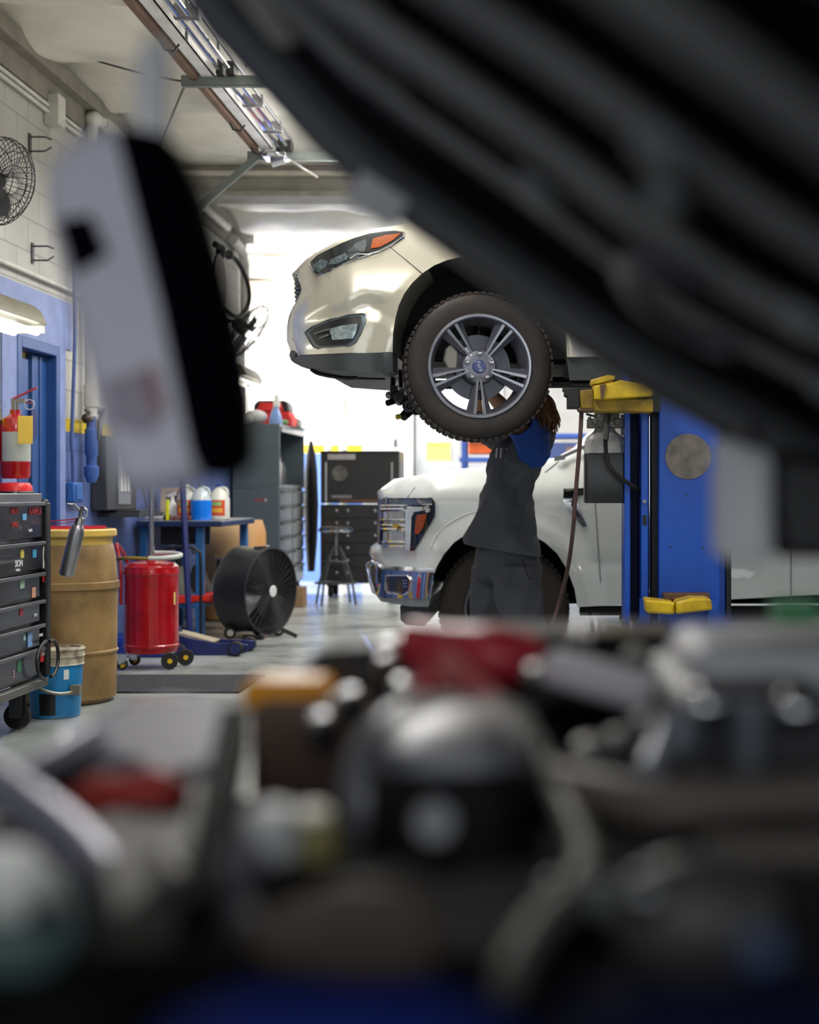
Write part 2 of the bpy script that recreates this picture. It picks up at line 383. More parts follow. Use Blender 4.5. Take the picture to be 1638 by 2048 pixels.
for (y, z) in ((9.45, 3.30), (9.5, 2.62)):
    m = MB().tube([(XW+.001, y, z), (XW+.1, y, z), (XW+.13, y+.03, z+.03)], .006, 6).tube([(XW+.001, y, z+.09), (XW+.1, y, z+.09), (XW+.13, y+.03, z+.08)], .006, 6).box(XW, XW+.01, y-.02, y+.02, z-.02, z+.11)
    tag(build('wall_hook', m, DGREY), 'small %s wire hook on the left wall' % ('upper' if z > 3 else 'lower'), 'hook')
# far corner pipe
o = tag(build('corner_pipe', MB().tube([(XW+.08, 15.25, 3.72), (XW+.08, 15.7, 3.68), (XW+.08, 15.85, 3.55), (XW+.08, 15.85, 2.95)], .05, 12), PIPEW), 'painted pipe bending down at the far corner of the left wall', 'pipe')

# ---------------------------------------------------------------- overhead door track along the ceiling
X0 = -1.98; Z0 = 3.62
t = thing('door_track', 'long steel door track and rails hung under the insulated ceiling', 'track', (X0, 8, Z0))
build('rail', MB().box(X0-.14, X0-.10, 1, 10.9, Z0+.0, Z0+.05), mat('rusty_brown', (104, 78, 62), .6), t)
build('channel', MB().box(X0-.08, X0+.0, 1, 10.9, Z0+.02, Z0+.03).box(X0-.08, X0-.075, 1, 10.9, Z0+.02, Z0+.07).box(X0-.005, X0, 1, 10.9, Z0+.02, Z0+.07), mat('white_channel', (226, 226, 228), .35, .2), t)
build('rail_pipe', MB().tube([(X0+.04, 1, Z0+.05), (X0+.04, 10.9, Z0+.05)], .018), CHROME, t)
build('rail_pipe', MB().tube([(X0+.10, 1, Z0+.05), (X0+.10, 10.9, Z0+.05)], .016), CHROME, t)
build('rail_pipe', MB().tube([(X0+.14, 1, Z0+.09), (X0+.14, 10.9, Z0+.09)], .012), STEEL, t)
GAL = mat('grey_galvanised', (122, 130, 126), .42, .5)
for y in (9.0, 11.0, 6.4):
    build('crossbar', MB().box(X0-.2, X0+1.1, y-.02, y+.02, Z0-.03, Z0+.03).box(X0-.2, X0+1.1, y-.02, y+.03, Z0-.035, Z0-.03), GAL, t, bevel=.003)
    build('bracket', MB().box(X0+.02, X0+.06, y-.08, y+.05, Z0+.02, Z0+.1).box(X0+.08, X0+.13, y-.08, y+.05, Z0+.02, Z0+.1), BLACK, t, bevel=.004)
for y in (7.9, 9.7, 10.4):
    build('clamp', MB().box(X0+.02, X0+.16, y, y+.05, Z0+.03, Z0+.11), STEEL, t, bevel=.006)
    build('hook', MB().tube([(X0-.12, y+.3, Z0-.01), (X0-.1, y+.3, Z0-.05), (X0-.05, y+.3, Z0-.06), (X0-.02, y+.3, Z0-.02)], .007, 6), BLACK, t)
for (x, y) in ((X0+.02, 8.2), (X0+.02, 9.0), (X0+.25, 8.7), (X0+.62, 9.6), (X0+.78, 9.9), (X0+.95, 10.2)):
    build('hanger', MB().bar((x, y, Z0+.0), (x, y, CZ), .014, .014), GREYM, t)
build('strut', MB().bar((X0-.12, 10.95, Z0-.02), (XW+.02, 10.95, Z0-1.0), .05, .035, up=(0, 1, 0)), GAL, t)
build('trolley', MB().box(X0-.05, X0+.12, 10.75, 10.95, Z0-.06, Z0-.03).cyl((X0+.0, 10.85, Z0-.09), (X0+.1, 10.85, Z0-.06), .03).bar((X0+.1, 10.9, Z0-.04), (X0+.33, 10.9, Z0-.18), .03, .012), CHROME, t, bevel=.004)
build('cross_rod', MB().tube([(-2.75, 10.6, 3.55), (-2.35, 9.9, 3.9)], .008, 6), GREYM, t)
o = tag(build('ceiling_cable', MB().tube([(-3.1, 9.6, 3.98), (-2.6, 9.7, 3.86), (-2.2, 9.8, 3.82), (-1.6, 10.1, 3.9)], .006, 6, smooth=6), BLACK), 'dark cable slung under the insulated ceiling towards the door track', 'cable')

# ---------------------------------------------------------------- fluorescent strips
def fixture(x, y0, y1, z, label):
    t = thing('fluorescent_lamp', label, 'lamp', (x, (y0+y1)/2, z))
    prof = [(-.13, -.02), (-.09, .06), (-.05, .09), (.05, .09), (.09, .06), (.13, -.02)]
    build('housing', MB().prism([(x+a, y0, z+b) for a, b in prof], (0, y1-y0, 0)), mat('lamp_housing', (120, 116, 98), .4, .2), t, bevel=.004)
    for s in (-1, 1):
        build('tube', MB().lathe([(.0, 0), (.019, .0), (.019, y1-y0), (0, y1-y0)], (x+s*.065, y0, z-.062), (0, 1, 0), 14), TUBE, t)
    build('end_cap', MB().box(x-.11, x+.11, y1-.005, y1+.01, z-.07, z-.02), WHITE, t, bevel=.003)
    build('hanger', MB().box(x-.14, x-.1, y1-.34, y1-.3, z+.06, z+.30).box(XW+.001, x-.1, y1-.34, y1-.3, z+.26, z+.30), mat('lamp_housing', (150, 146, 126), .4, .2), t)
    return t
fixture(-2.98, 7.3, 8.6, 2.13, 'twin tube fluorescent lamp glowing beside the blue door frame')
fixture(-3.06, 14.7, 15.6, 2.32, 'distant twin tube fluorescent lamp over the grey tool cabinet')
for (x, y) in ((-.9, 4.6), (-1.0, 8.0), (3.2, 8.2)):
    t = thing('ceiling_lamp', 'fluorescent strip lamp under the ceiling above the %s' % ('black car' if y < 5 else 'raised cream car' if x < 0 else 'blue lift post'), 'lamp', (x, y, 3.4))
    build('housing', MB().box(x-.12, x+.12, y-1.1, y+1.1, 3.36, 3.42), WHITE, t, bevel=.01)
    build('hanger', MB().box(x-.01, x+.01, y-.8, y-.78, 3.42, CZ-.02).box(x-.01, x+.01, y+.78, y+.8, 3.42, CZ-.02), GREYM, t)

# ---------------------------------------------------------------- wall fans
def wall_fan(c, R, axis, label):
    c = Vector(c); ax = Vector(axis).normalized()
    t = thing('wall_fan', label, 'fan', c)
    q = Vector((0, 0, 1)).rotation_difference(ax)
    m = MB()
    for k in range(44):
        a = 2*PI*k/44
        pts = []
        for j in range(9):
            u = j/8; r = R*math.sin(PI*(.06+.88*u)/1)**.55; z = (u-.5)*R*.75
            if j in (0, 8): r = R*.18
            pts.append(c+q@Vector((r*math.cos(a), r*math.sin(a), z)))
        m.tube(pts, R*.008, 4, caps=False)
    for r_, z_ in ((1.0, 0), (.97, .12), (.97, -.12), (.75, .33), (.75, -.33), (.45, .37), (.45, -.37)):
        m.tube([c+q@Vector((R*r_*math.cos(2*PI*k/32), R*r_*math.sin(2*PI*k/32), R*z_)) for k in range(33)], R*.012, 5, caps=False)
    build('cage', m, mat('cage_wire', (44, 44, 46), .4, .5), t, fixn=False)
    m = MB()
    for k in range(3):
        a = 2*PI*k/3; rings = []
        for j in range(6):
            rr = R*(.15+.13*j); wd = .2+.5*math.sin(PI*min(1, (j+.6)/5.6))
            ring = []
            for s_, zz in ((-1, -.1), (-.3, -.03), (.4, .05), (1, .12)):
                ring.append(c+q@Vector((rr*math.cos(a+s_*wd/2), rr*math.sin(a+s_*wd/2), R*zz)))
            rings.append(ring+[p+ax*R*.015 for p in ring[::-1]])
        m.loft(rings)
    build('blade', m, mat('fan_blade', (118, 120, 122), .35, .5), t)
    build('motor', MB().lathe([(0, -R*.55), (R*.2, -R*.52), (R*.24, -R*.2), (R*.2, 0), (0, 0)], c, ax), BLACK, t)
    e = c-ax*R*.5
    build('mount_arm', MB().bar(e, (XW+.03, e.y, e.z), .035, .035).box(XW+.001, XW+.03, e.y-.08, e.y+.08, e.z-.1, e.z+.1), BLACK, t)
    return t
wall_fan((-3.0, 8.25, 2.86), .245, (.88, -.35, -.3), 'wire cage wall fan high on the left wall at the picture edge')
wall_fan((-2.98, 15.0, 2.76), .32, (.78, .1, -.62), 'distant tilted wall fan over the grey tool cabinet')
# hose reel high on the wall
t = thing('hose_reel', 'black hose reel on the left wall with a loop of black hose hanging down', 'hose reel', (-3.1, 13.7, 3.2))
build('reel', MB().lathe([(.26, -.07), (.26, -.05), (.12, -.04), (.12, .04), (.26, .05), (.26, .07), (0, .07)], (-3.02, 13.6, 3.05), (1, 0, 0)), BLACK, t)
build('wall_plate', MB().box(XW+.001, -3.1, 13.45, 13.75, 2.9, 3.3), BLACK, t)
build('hose', MB().tube([(-2.98, 13.75, 3.30), (-2.94, 13.9, 3.36), (-2.9, 14.2, 3.32), (-2.86, 14.45, 3.15), (-2.85, 14.4, 2.95), (-2.9, 14.1, 2.8), (-2.98, 13.8, 2.85)], .022, 10, smooth=6), RUBBER, t)
build('hose_stop', MB().ball((-2.97, 13.72, 3.35), .05).ball((-2.94, 13.95, 3.36), .045).cyl((-3.0, 13.6, 3.40), (-2.95, 13.72, 3.38), .03), BLACK, t)

# ---------------------------------------------------------------- fire extinguishers
def lathe_part(n, prof, c, m_, par, **k): return build(n, MB().lathe(prof, c), m_, par, **k)
ex = thing('fire_extinguisher', 'red fire extinguisher with a yellow inspection tag on the wall left of the blue door', 'extinguisher', (-3.08, 8.72, 1.25))
c = (-3.08, 8.72, 1.23)
lathe_part('cylinder', [(0, 0), (.075, 0), (.085, .02), (.085, .30), (.07, .35), (.03, .375), (.03, .4), (0, .4)], c, RED, ex)
build('label_panel', MB().lathe([(.0865, .10), (.0865, .27)], c, seg=20, a0=-2.2, a1=.6), mat('extinguisher_label', (168, 176, 172), .5), ex, fixn=False)
build('valve', MB().cyl((c[0], c[1], c[2]+.4), (c[0], c[1], c[2]+.45), .022).box(c[0]-.02, c[0]+.06, c[1]-.015, c[1]+.015, c[2]+.44, c[2]+.465), STEEL, ex)
build('handle', MB().bar((c[0]-.02, c[1], c[2]+.46), (c[0]+.12, c[1]+.02, c[2]+.53), .025, .01).bar((c[0]-.02, c[1], c[2]+.45), (c[0]+.1, c[1], c[2]+.44), .025, .008), RED, ex)
build('pull_ring', MB().tube([(c[0]+.09+.03*math.cos(a/8*2*PI), c[1]-.02, c[2]+.43+.03*math.sin(a/8*2*PI)) for a in range(9)], .003, 5), CHROME, ex)
build('inspection_tag', MB().box(c[0]+.05, c[0]+.135, c[1]-.1, c[1]-.097, c[2]+.2, c[2]+.36), mat('yellow_tag', (240, 204, 84), .6, var=.02), ex, bevel=.002, label='yellow inspection tag')
build('wall_bracket', MB().box(XW+.001, c[0]-.07, c[1]-.03, c[1]+.03, c[2]+.1, c[2]+.34), BLACK, ex)
ex = thing('fire_extinguisher', 'lower red cylinder with a black strap and nozzle below the tagged extinguisher', 'extinguisher', (-3.08, 8.72, .95))
c = (-3.07, 8.68, .98)
lathe_part('cylinder', [(0, 0), (.09, 0), (.1, .015), (.1, .2), (.085, .225), (0, .23)], c, mat('bright_red', (214, 16, 26), .35), ex)
build('strap', MB().tube([(c[0]+.103*math.cos(a), c[1]+.103*math.sin(a), c[2]+.17) for a in [k*PI/8-PI for k in range(17)]], .009, 6), BLACK, ex)
build('nozzle', MB().cyl((c[0]+.04, c[1]-.11, c[2]+.17), (c[0]+.06, c[1]-.12, c[2]+.08), .012, .018).cyl((c[0]+.06, c[1]-.12, c[2]+.08), (c[0]+.065, c[1]-.12, c[2]+.05), .01), GREYM, ex)
build('wall_bracket', MB().box(XW+.001, c[0]-.08, c[1]-.03, c[1]+.03, c[2]+.05, c[2]+.2), BLACK, ex)
# ---- wall unit with louvres behind the hanging lamp
t = thing('wall_cabinet', 'dark grey louvred wall unit on the blue blocks behind the hanging lamp', 'cabinet', (XW, 11.2, .95))
build('body', MB().box(XW+.001, XW+.12, 10.72, 11.5, 1.02, 1.56), DGREY, t, bevel=.01)
build('louvre_panel', MB().box(XW+.12, XW+.13, 10.98, 11.3, 1.06, 1.5), mat('louvre_grey', (128, 132, 142), .4), t, bevel=.004)
for k in range(3): build('louvre', MB().box(XW+.13, XW+.14, 11.02+k*.09, 11.06+k*.09, 1.16, 1.46), WHITE, t)
t2 = tag(build('shelf_box', MB().box(XW+.001, XW+.3, 10.9, 11.6, .97, 1.0).box(XW+.02, XW+.28, 11.0, 11.55, 1.0, 1.02), DGREY), 'dark shelf board under the louvred wall unit', 'shelf')
t = thing('hanging_gauge', 'curved grey bracket hanging on the yellow stripe beside the pipe valve', 'bracket', (XW+.05, 10.9, 1.6))
build('plate', MB().box(XW+.001, XW+.02, 10.62, 11.05, 1.74, 1.77), GREYM, t)
build('arm', MB().tube([(XW+.02, 10.64, 1.75), (XW+.03, 10.66, 1.6), (XW+.03, 10.7, 1.5)], .012, 8).tube([(XW+.02, 11.0, 1.75), (XW+.03, 10.9, 1.68), (XW+.03, 10.87, 1.56), (XW+.03, 10.92, 1.46)], .016, 8, smooth=4), GREYM, t)
# ================================================================ left side equipment
# ---- roll cart with drawers facing into the bay
t = thing('tool_cart', 'black tool cart with sticker-covered drawers at the left picture edge', 'tool cart', (-2.72, 6.8, 0))
XF = -2.47; y0, y1 = 6.3, 7.46
CART = mat('cart_black', (16, 17, 20), .28, coat=.3, var=.1)
CARTG = mat('cart_grey', (46, 48, 54), .3, coat=.3, var=.1)
build('body', MB().box(-3.05, XF-.03, y0, y1-.02, .24, 1.12), CART, t, bevel=.006)
build('lid', MB().box(-3.05, XF-.015, y0, y1-.05, 1.10, 1.146), STEEL, t, bevel=.004)
build('corner_post', MB().box(XF-.05, XF+.01, y1-.05, y1+.01, .24, 1.10).cyl((XF-.02, y1-.02, 1.10), (XF-.02, y1-.02, 1.118), .03, .02, 12), BLACK, t, bevel=.006)
zs = [(.90, 1.10, CART), (.745, .878, CART), (.60, .727, CARTG), (.485, .582, CARTG), (.385, .468, CARTG), (.30, .37, CARTG)]
zs = [(.93, 1.098), (.775, .905), (.64, .752), (.52, .618), (.40, .50), (.26, .385)]
lipm = mat('drawer_lip', (104, 106, 112), .35, .5)
def fx(z): return z
decos = [
 [('KNIPEX', .05, REDP, 7.28, .045), ('NEXT', .045, REDP, 7.0, .05), ('LEVEL', .035, REDP, 7.0, -.015), ('tools', .025, WINK, 7.21, -.045)],
 [('SION', .045, WINK, 7.05, -.025), ('WHEEL', .018, WINK, 7.04, -.055)],
 [], [('TOYS', .02, WINK, 7.28, -.015)], [('SPEED', .02, WINK, 7.36, 0)], [('3', .05, mat('pink_ink', (206, 150, 170), .5), 6.98, -.02)]]
stk = [
 [(7.13, .02, .05, .03, (96, 168, 214)), ],
 [(7.1, .02, .045, .04, (206, 186, 84)), (7.27, .015, .05, .04, (60, 148, 186)), (7.415, -.01, .04, .11, (226, 224, 220)), (7.415, .0, .022, .05, (120, 30, 36))],
 [(7.1, .02, .06, .04, (150, 176, 152)), (7.26, -.03, .05, .05, (206, 150, 120)), (7.405, .03, .035, .035, (206, 28, 34))],
 [(7.09, .02, .045, .04, (160, 40, 54))],
 [(7.13, .01, .03, .025, (150, 196, 190)), (7.2, -.0, .0, .0, (90, 120, 190))],
 [(7.06, .01, .05, .05, (56, 120, 84)), (7.38, .03, .05, .07, (190, 34, 50))]]
for i, (a, c) in enumerate(zs):
    ye = y1-.06 if i in (0, 1) else y1-.11
    d = build('drawer', MB().box(XF-.03, XF-.006, y0+.02, ye, a, c), (CART if i < 3 else CARTG), t, bevel=.004)
    build('drawer_lip', MB().box(XF-.006, XF+.012, y0+.02, y1-.07, c-.012, c+.006), lipm, d, bevel=.003)
    for txt, sz, m_, yy, dz in decos[i]:
        build('lettering', MB().text(txt, (XF-.003, yy, (a+c)/2+dz), sz, right=(0, 1, 0), up=(0, 0, 1)), m_, d, flat=True)
    for yy, dz, sw, sh, col in stk[i]:
        if sw: build('sticker', MB().box(XF-.0055, XF-.003, yy-sw/2, yy+sw/2, (a+c)/2+dz-sh/2, (a+c)/2+dz+sh/2), mat('sticker_%d_%d_%d' % col, col, .5, var=.1, scale=60), d)
d = build('drawer_tag', MB().box(XF-.004, XF-.001, 7.17, 7.23, .41, .48), mat('blue_white_sticker', (120, 160, 206), .5, scale=70, var=.2), t)
build('lettering', MB().text('MOD', (XF-.001, 7.385, .355), .025, right=(0, 1, 0)), WINK, t, flat=True)
build('bottom_rail', MB().box(XF-.04, XF+.012, y0, y1-.03, .195, .235), mat('rail_grey', (104, 104, 102), .45, .5), t, bevel=.004)
for yy in (6.5, 7.28):
    for xx in (-2.56, -2.95):
        cst = build('caster', MB().lathe([(.03, -.02), (.062, -.018), (.066, 0), (.062, .018), (.03, .02)], (xx, yy, .066), (0, 1, .0)), RUBBER, t)
        build('fork', MB().box(xx-.03, xx+.03, yy-.035, yy-.028, .06, .19).box(xx-.03, xx+.03, yy+.028, yy+.035, .06, .19).box(xx-.04, xx+.04, yy-.04, yy+.04, .185, .196), DGREY, cst)
cm = MB().tube([(XF+.03+.0*math.cos(a), 7.36+.155*math.cos(a)*1.0, .33+.095*math.sin(a)) for a in [PI*.55+k*PI*1.0/14 for k in range(13)]], .009, 8)
build('cable_loop', cm.tube([(XF+.03, 7.42+.1*math.cos(a), .33+.09*math.sin(a)) for a in [PI*.6-k*PI*1.15/14 for k in range(15)]], .009, 8), BLACK, t)
# ---- aluminium pump sprayer hanging from the cart post
t = thing('spray_canister', 'tilted aluminium spray canister hanging from the black cart corner post', 'spray can', (-2.42, 7.44, .8))
q0 = Vector((-2.40, 7.52, .735)); q1 = Vector((-2.33, 7.50, 1.0)); ax = (q1-q0).normalized(); Lc = (q1-q0).length
build('canister', MB().lathe([(0, 0), (.033, .0), (.037, .01), (.037, Lc*.82), (.03, Lc*.92), (.018, Lc*.98), (.018, Lc)], q0, ax), mat('brushed_aluminium', (168, 168, 172), .3, .9, scale=50, stretch=(1, 1, .1)), t)
build('collar', MB().cyl(q1-ax*.01, q1+ax*.025, .022), CHROME, t)
build('valve_head', MB().cyl(q1+ax*.02, q1+ax*.06, .012).bar(q1+ax*.05, q1+ax*.075+Vector((-.045, 0, .02)), .012, .012).bar(q1+ax*.02, q1+ax*.085, .02, .01), STEEL, t)
build('spray_nozzle', MB().cyl(q1+ax*.075+Vector((-.045, 0, .018)), q1+ax*.075+Vector((-.075, 0, .022)), .006, .003, 8), WHITE, t)
build('trigger_loop', MB().tube([q1+ax*.03+Vector((.012+.022*math.cos(a), 0, .02+.028*math.sin(a))) for a in [k*PI/6-PI/2 for k in range(7)]], .004, 6), CHROME, t)
build('hang_strap', MB().bar(q1+ax*.01, (XF, 7.45, .985), .012, .004).bar(q1+ax*.02, (XF, 7.45, 1.005), .006, .006), RED, t)
# ---- plastic drum
BAR = mat('dirty_tan_plastic', (158, 126, 78), .55, var=.2, scale=4, col2=(112, 86, 50), bump=.1)
t = thing('plastic_drum', 'tall dirty tan plastic drum with yellow lid beside the black tool cart', 'drum', (-2.655, 8.28, 0))
c = (-2.655, 8.28, 0)
build('drum', MB().lathe([(0, .004), (.25, .004), (.278, .03), (.282, .27), (.29, .275), (.29, .285), (.283, .29), (.286, .62), (.297, .625), (.296, .66), (.286, .665), (.275, .8), (.262, .86), (.255, .87), (.0, .872)], c, seg=48), BAR, t)
build('lid', MB().lathe([(.248, .86), (.258, .865), (.258, .905), (.276, .908), (.281, .915), (.281, .943), (.272, .95), (.255, .948), (.25, .938), (0, .938)], c, seg=48), mat('dirty_yellow_lid', (222, 184, 84), .5, var=.2, col2=(170, 148, 96), scale=5), t, label='dirty yellow drum lid')
t3 = tag(build('red_handle_bar', MB().bar((-2.75, 8.1, .955), (-2.42, 8.25, .955), .03, .008).bar((-2.75, 8.16, .962), (-2.42, 8.27, .962), .02, .01), mat('red_vinyl', (206, 30, 54), .3)), 'flat red handles lying on the yellow drum lid', 'tool')
# ---- blue bucket
t = thing('paint_bucket', 'blue metal bucket with a dirty white rim squeezed between cart and drum', 'bucket', (-2.52, 7.72, 0))
c = (-2.52, 7.72, 0)
build('bucket', MB().lathe([(0, .003), (.122, .003), (.125, .02), (.137, .27), (.137, .272)], c, seg=40), mat('bucket_blue', (24, 126, 186), .35, var=.1), t)
build('white_rim', MB().lathe([(.137, .268), (.145, .27), (.141, .275), (.143, .31), (.148, .312), (.144, .32), (.145, .345), (.15, .347), (.146, .355), (.13, .356), (.128, .345), (.0, .34)], c, seg=40), mat('dirty_white', (196, 188, 164), .5, var=.2, scale=14, col2=(92, 74, 56)), t, label='dirty white bucket rim')
build('bail_handle', MB().tube([(c[0]-.1, c[1]-.11, .20), (c[0]-.03, c[1]-.17, .165), (c[0]+.06, c[1]-.155, .135), (c[0]+.12, c[1]-.09, .135)], .009, 8, smooth=6).box(c[0]+.105, c[0]+.155, c[1]-.1, c[1]-.06, .12, .17), mat('bail_wire', (150, 146, 132), .4, .6), t)
build('tar_patch', MB().lathe([(.127, .02), (.132, .13)], c, seg=10, a0=-1.9, a1=-1.25), BLACK, t, fixn=False)
build('sticker', MB().lathe([(.1345, .2), (.1365, .25)], c, seg=4, a0=-.95, a1=-.75), WHITE, t, fixn=False)
# ---- floor mat
o = tag(build('floor_mat', MB().box(-2.82, -1.75, 8.58, 9.38, .001, .012), mat('wet_black_mat', (30, 31, 34), .8, var=.4, scale=90, bump=.5, bscale=130, col2=(80, 82, 86), spec=.15)), 'wet black rubber mat on the floor in front of the red oil drainer', 'mat')
# ---- red oil drainer
dc = Vector((-2.585, 9.85, 0)); R_ = .182
t = thing('oil_drainer', 'red wheeled oil drain tank with yellow wheels and a tall steel pole', 'oil drainer', dc)
tank = build('tank', MB().lathe([(0, .10), (R_-.03, .10), (R_-.01, .11), (R_-.008, .135), (R_, .14), (R_, .155), (R_-.006, .16), (R_-.006, .61), (R_, .615), (R_, .63), (R_-.004, .64), (R_-.006, .665), (R_-.03, .69), (.06, .705), (0, .707)], dc, seg=56), RED, t)
build('level_gauge', MB().box(dc.x+R_*.93, dc.x+R_*.93+.008, dc.y-.09, dc.y-.08, .42, .5), SIGNY, tank)
build('collar', MB().cyl(dc+Vector((0, 0, .70)), dc+Vector((0, 0, .735)), .035), RED, t)
build('pole', MB().cyl(dc+Vector((0, 0, .72)), dc+Vector((0, 0, 1.35)), .016).cyl(dc+Vector((0, 0, .73)), dc+Vector((0, 0, .80)), .022), mat('pole_steel', (168, 170, 172), .25, .9), t)
build('funnel', MB().lathe([(.015, 1.32), (.03, 1.34), (.2, 1.43), (.205, 1.46), (.198, 1.46), (.02, 1.35)], dc), RED, t)
build('handle', MB().tube([dc+Vector((-.175, -.09, .42)), dc+Vector((-.175, -.09, .62)), dc+Vector((-.185, -.08, .72)), dc+Vector((-.215, -.05, .80)), dc+Vector((-.222, .02, .80)), dc+Vector((-.185, .1, .68)), dc+Vector((-.175, .1, .45))], .012, 10, smooth=5), RED, t)
build('coiled_hose', MB().tube([dc+Vector((.17*math.cos(a)+.02, .15*math.sin(a), .735+.012*math.sin(a))) for a in [PI*1.5+k*PI/10 for k in range(12)]], .016, 10), mat('clear_braided_hose', (186, 190, 186), .3), t)
build('drain_hose', MB().tube([dc+Vector(p) for p in ((.02, -.13, .72), (-.12, -.12, .725), (-.22, -.08, .71), (-.215, -.1, .68), (-.2, -.12, .6), (-.195, -.13, .45), (-.205, -.13, .3), (-.225, -.13, .2))], .011, 10, smooth=6), mat('yellow_black_hose', (140, 120, 44), .4, col2=(30, 30, 30), scale=4), t)
build('hose_nozzle', MB().cyl(dc+Vector((-.225, -.13, .21)), dc+Vector((-.22, -.13, .10)), .014, .008), mat('brass', (160, 130, 70), .35, .8), t)
for (dx, dy, r) in ((.15, -.12, .055), (.2, .1, .055)):
    wh = build('wheel', MB().lathe([(r*.6, -.016), (r*.95, -.016), (r, 0), (r*.95, .016), (r*.6, .016)], dc+Vector((dx, dy, r+.002)), (.35, -1, 0), 28), RUBBER, t)
    q = Vector((0, 0, 1)).rotation_difference(Vector((.35, -1, 0)).normalized()); cc = dc+Vector((dx, dy, r+.002)); m = MB()
    for k in range(7):
        a = 2*PI*k/7; m.bar(cc+q@Vector((.012*math.cos(a), .012*math.sin(a), .005)), cc+q@Vector((r*.68*math.cos(a+.25), r*.68*math.sin(a+.25), .005)), .008, .012)
    m.lathe([(r*.6, -.008), (r*.68, -.008), (r*.68, .014), (r*.6, .014)], cc, (.35, -1, 0), 24).lathe([(0, -.008), (.016, -.008), (.016, .018), (0, .018)], cc, (.35, -1, 0), 16)
    build('yellow_hub', m, mat('bright_yellow', (232, 188, 16), .4), wh)
for (dx, dy, r) in ((-.13, -.13, .038), (-.12, .13, .038)):
    cc = dc+Vector((dx-.02, dy-.02, r+.002))
    cst = build('caster', MB().lathe([(.012, -.011), (r*.9, -.011), (r, 0), (r*.9, .011), (.012, .011)], cc, (.3, -1, 0), 20), RUBBER, t)
    build('caster_fork', MB().prism([cc+Vector((-.03, -.018, .0)), cc+Vector((.02, -.018, 0)), cc+Vector((.04, -.018, .06)), cc+Vector((-.045, -.018, .06))], (0, .004, 0)).box(cc.x-.05, cc.x+.05, cc.y-.02, cc.y+.03, cc.z+.058, cc.z+.066), CHROME, cst)
    build('caster_hub', MB().cyl(cc+Vector((0, -.013, 0)), cc+Vector((0, .013, 0)), .022), mat('bright_yellow', (232, 188, 16), .4), cst)
# yellow bucket and rags behind the drainer
tag(build('yellow_bucket', MB().lathe([(0, .003), (.13, .003), (.15, .3), (.156, .3), (.156, .32), (.14, .32), (.13, .02), (0, .02)], (-2.83, 10.65, .14)), mat('dirty_yellow', (196, 164, 60), .5, var=.25)), 'dirty yellow bucket half hidden behind the red oil drainer', 'bucket')
tag(build('blue_crate', MB().box(-3.1, -2.62, 10.45, 10.85, .0, .14).box(-3.08, -2.64, 10.44, 10.46, .03, .12), mat('crate_blue', (24, 62, 170), .4), bevel=.01), 'blue plastic crate under the yellow bucket', 'crate')
m = MB().ball((-2.92, 9.80, .045), .07, (1, .8, .6)).ball((-2.89, 9.86, .04), .06, (1.1, .8, .6))
tag(build('rag', m, mat('rust_red_rag', (96, 52, 44), .9, var=.2, bump=.5)), 'rust red rag crumpled on the floor beside the oil drainer', 'rag')

# ================================================================ workbench
BX0, BX1, BY0, BY1, BZ = -3.22, -2.545, 11.8, 13.15, .925
t = thing('workbench', 'dark blue steel workbench against the left wall with bottles on top', 'workbench', ((BX0+BX1)/2, (BY0+BY1)/2, 0))
build('table_top', MB().box(BX0, BX1, BY0, BY1, BZ-.045, BZ), mat('bench_top_blue', (28, 46, 84), .35, var=.15), t, bevel=.006)
build('top_sheet', MB().box(BX0+.02, BX1-.02, BY0+.02, BY1-.02, BZ, BZ+.004), mat('dirty_steel_sheet', (190, 194, 196), .35, .3, var=.2), t)
LEG = mat('bench_leg_blue', (38, 98, 156), .4, var=.1)
for (x, y) in ((-2.735, 11.9), (-3.18, 11.9), (-2.62, 13.05), (-3.18, 13.05)):
    build('leg', MB().box(x-.032, x+.032, y-.032, y+.032, 0, BZ-.045), LEG, t, bevel=.006)
build('shelf', MB().box(-3.2, -2.70, 11.86, 13.0, .235, .275), LEG, t, bevel=.005)
build('apron', MB().box(-3.15, -2.75, 12.3, 12.33, BZ-.2, BZ-.045), DGREY, t)
def jug(x, y, liquid, body, label, col, lab=True, h=.285, r=.082):
    t = thing('gallon_jug', label, 'jug', (x, y, BZ+.004)); z = BZ+.004
    s = [(0, 0), (r-.01, 0), (r, .01), (r, h*.58), (r-.006, h*.62), (r*.78, h*.78), (.03, h*.9), (.022, h*.92), (.022, h*.96)]
    build('body', MB().lathe(s+[(0, h*.96)], (x, y, z), seg=28), body, t)
    if liquid: build('liquid', MB().lathe([(0, .001), (r-.004, .001), (r+.001, .012), (r+.001, h*.56), (0, h*.56)], (x, y, z), seg=28), liquid, t, label='coloured liquid')
    build('cap', MB().cyl((x, y, z+h*.95), (x, y, z+h*1.02), .026), col, t)
    build('handle', MB().tube([(x+.02, y-.01, z+h*.92), (x+.055, y-.01, z+h*.88), (x+.068, y-.01, z+h*.74), (x+.062, y-.01, z+h*.62)], .012, 10, smooth=4), body, t)
    if lab:
        l = build('label_panel', MB().lathe([(r+.002, .035), (r+.002, h*.56)], (x, y, z), seg=14, a0=-PI/2-.75, a1=-PI/2+.75), mat('orange_red_label', (212, 74, 34), .5, var=.1), t, fixn=False)
        build('label_mark', MB().lathe([(r+.003, .06), (r+.003, .095)], (x, y, z), seg=10, a0=-PI/2-.5, a1=-PI/2+.5), mat('label_yellow', (238, 176, 50), .5), l, fixn=False)
        build('label_mark', MB().lathe([(r+.003, .115), (r+.003, .145)], (x, y, z), seg=10, a0=-PI/2-.55, a1=-PI/2+.4), mat('label_green', (140, 190, 110), .5), l, fixn=False)
    return t
MILK = mat('milky_plastic', (214, 214, 204), .35, alpha=1)
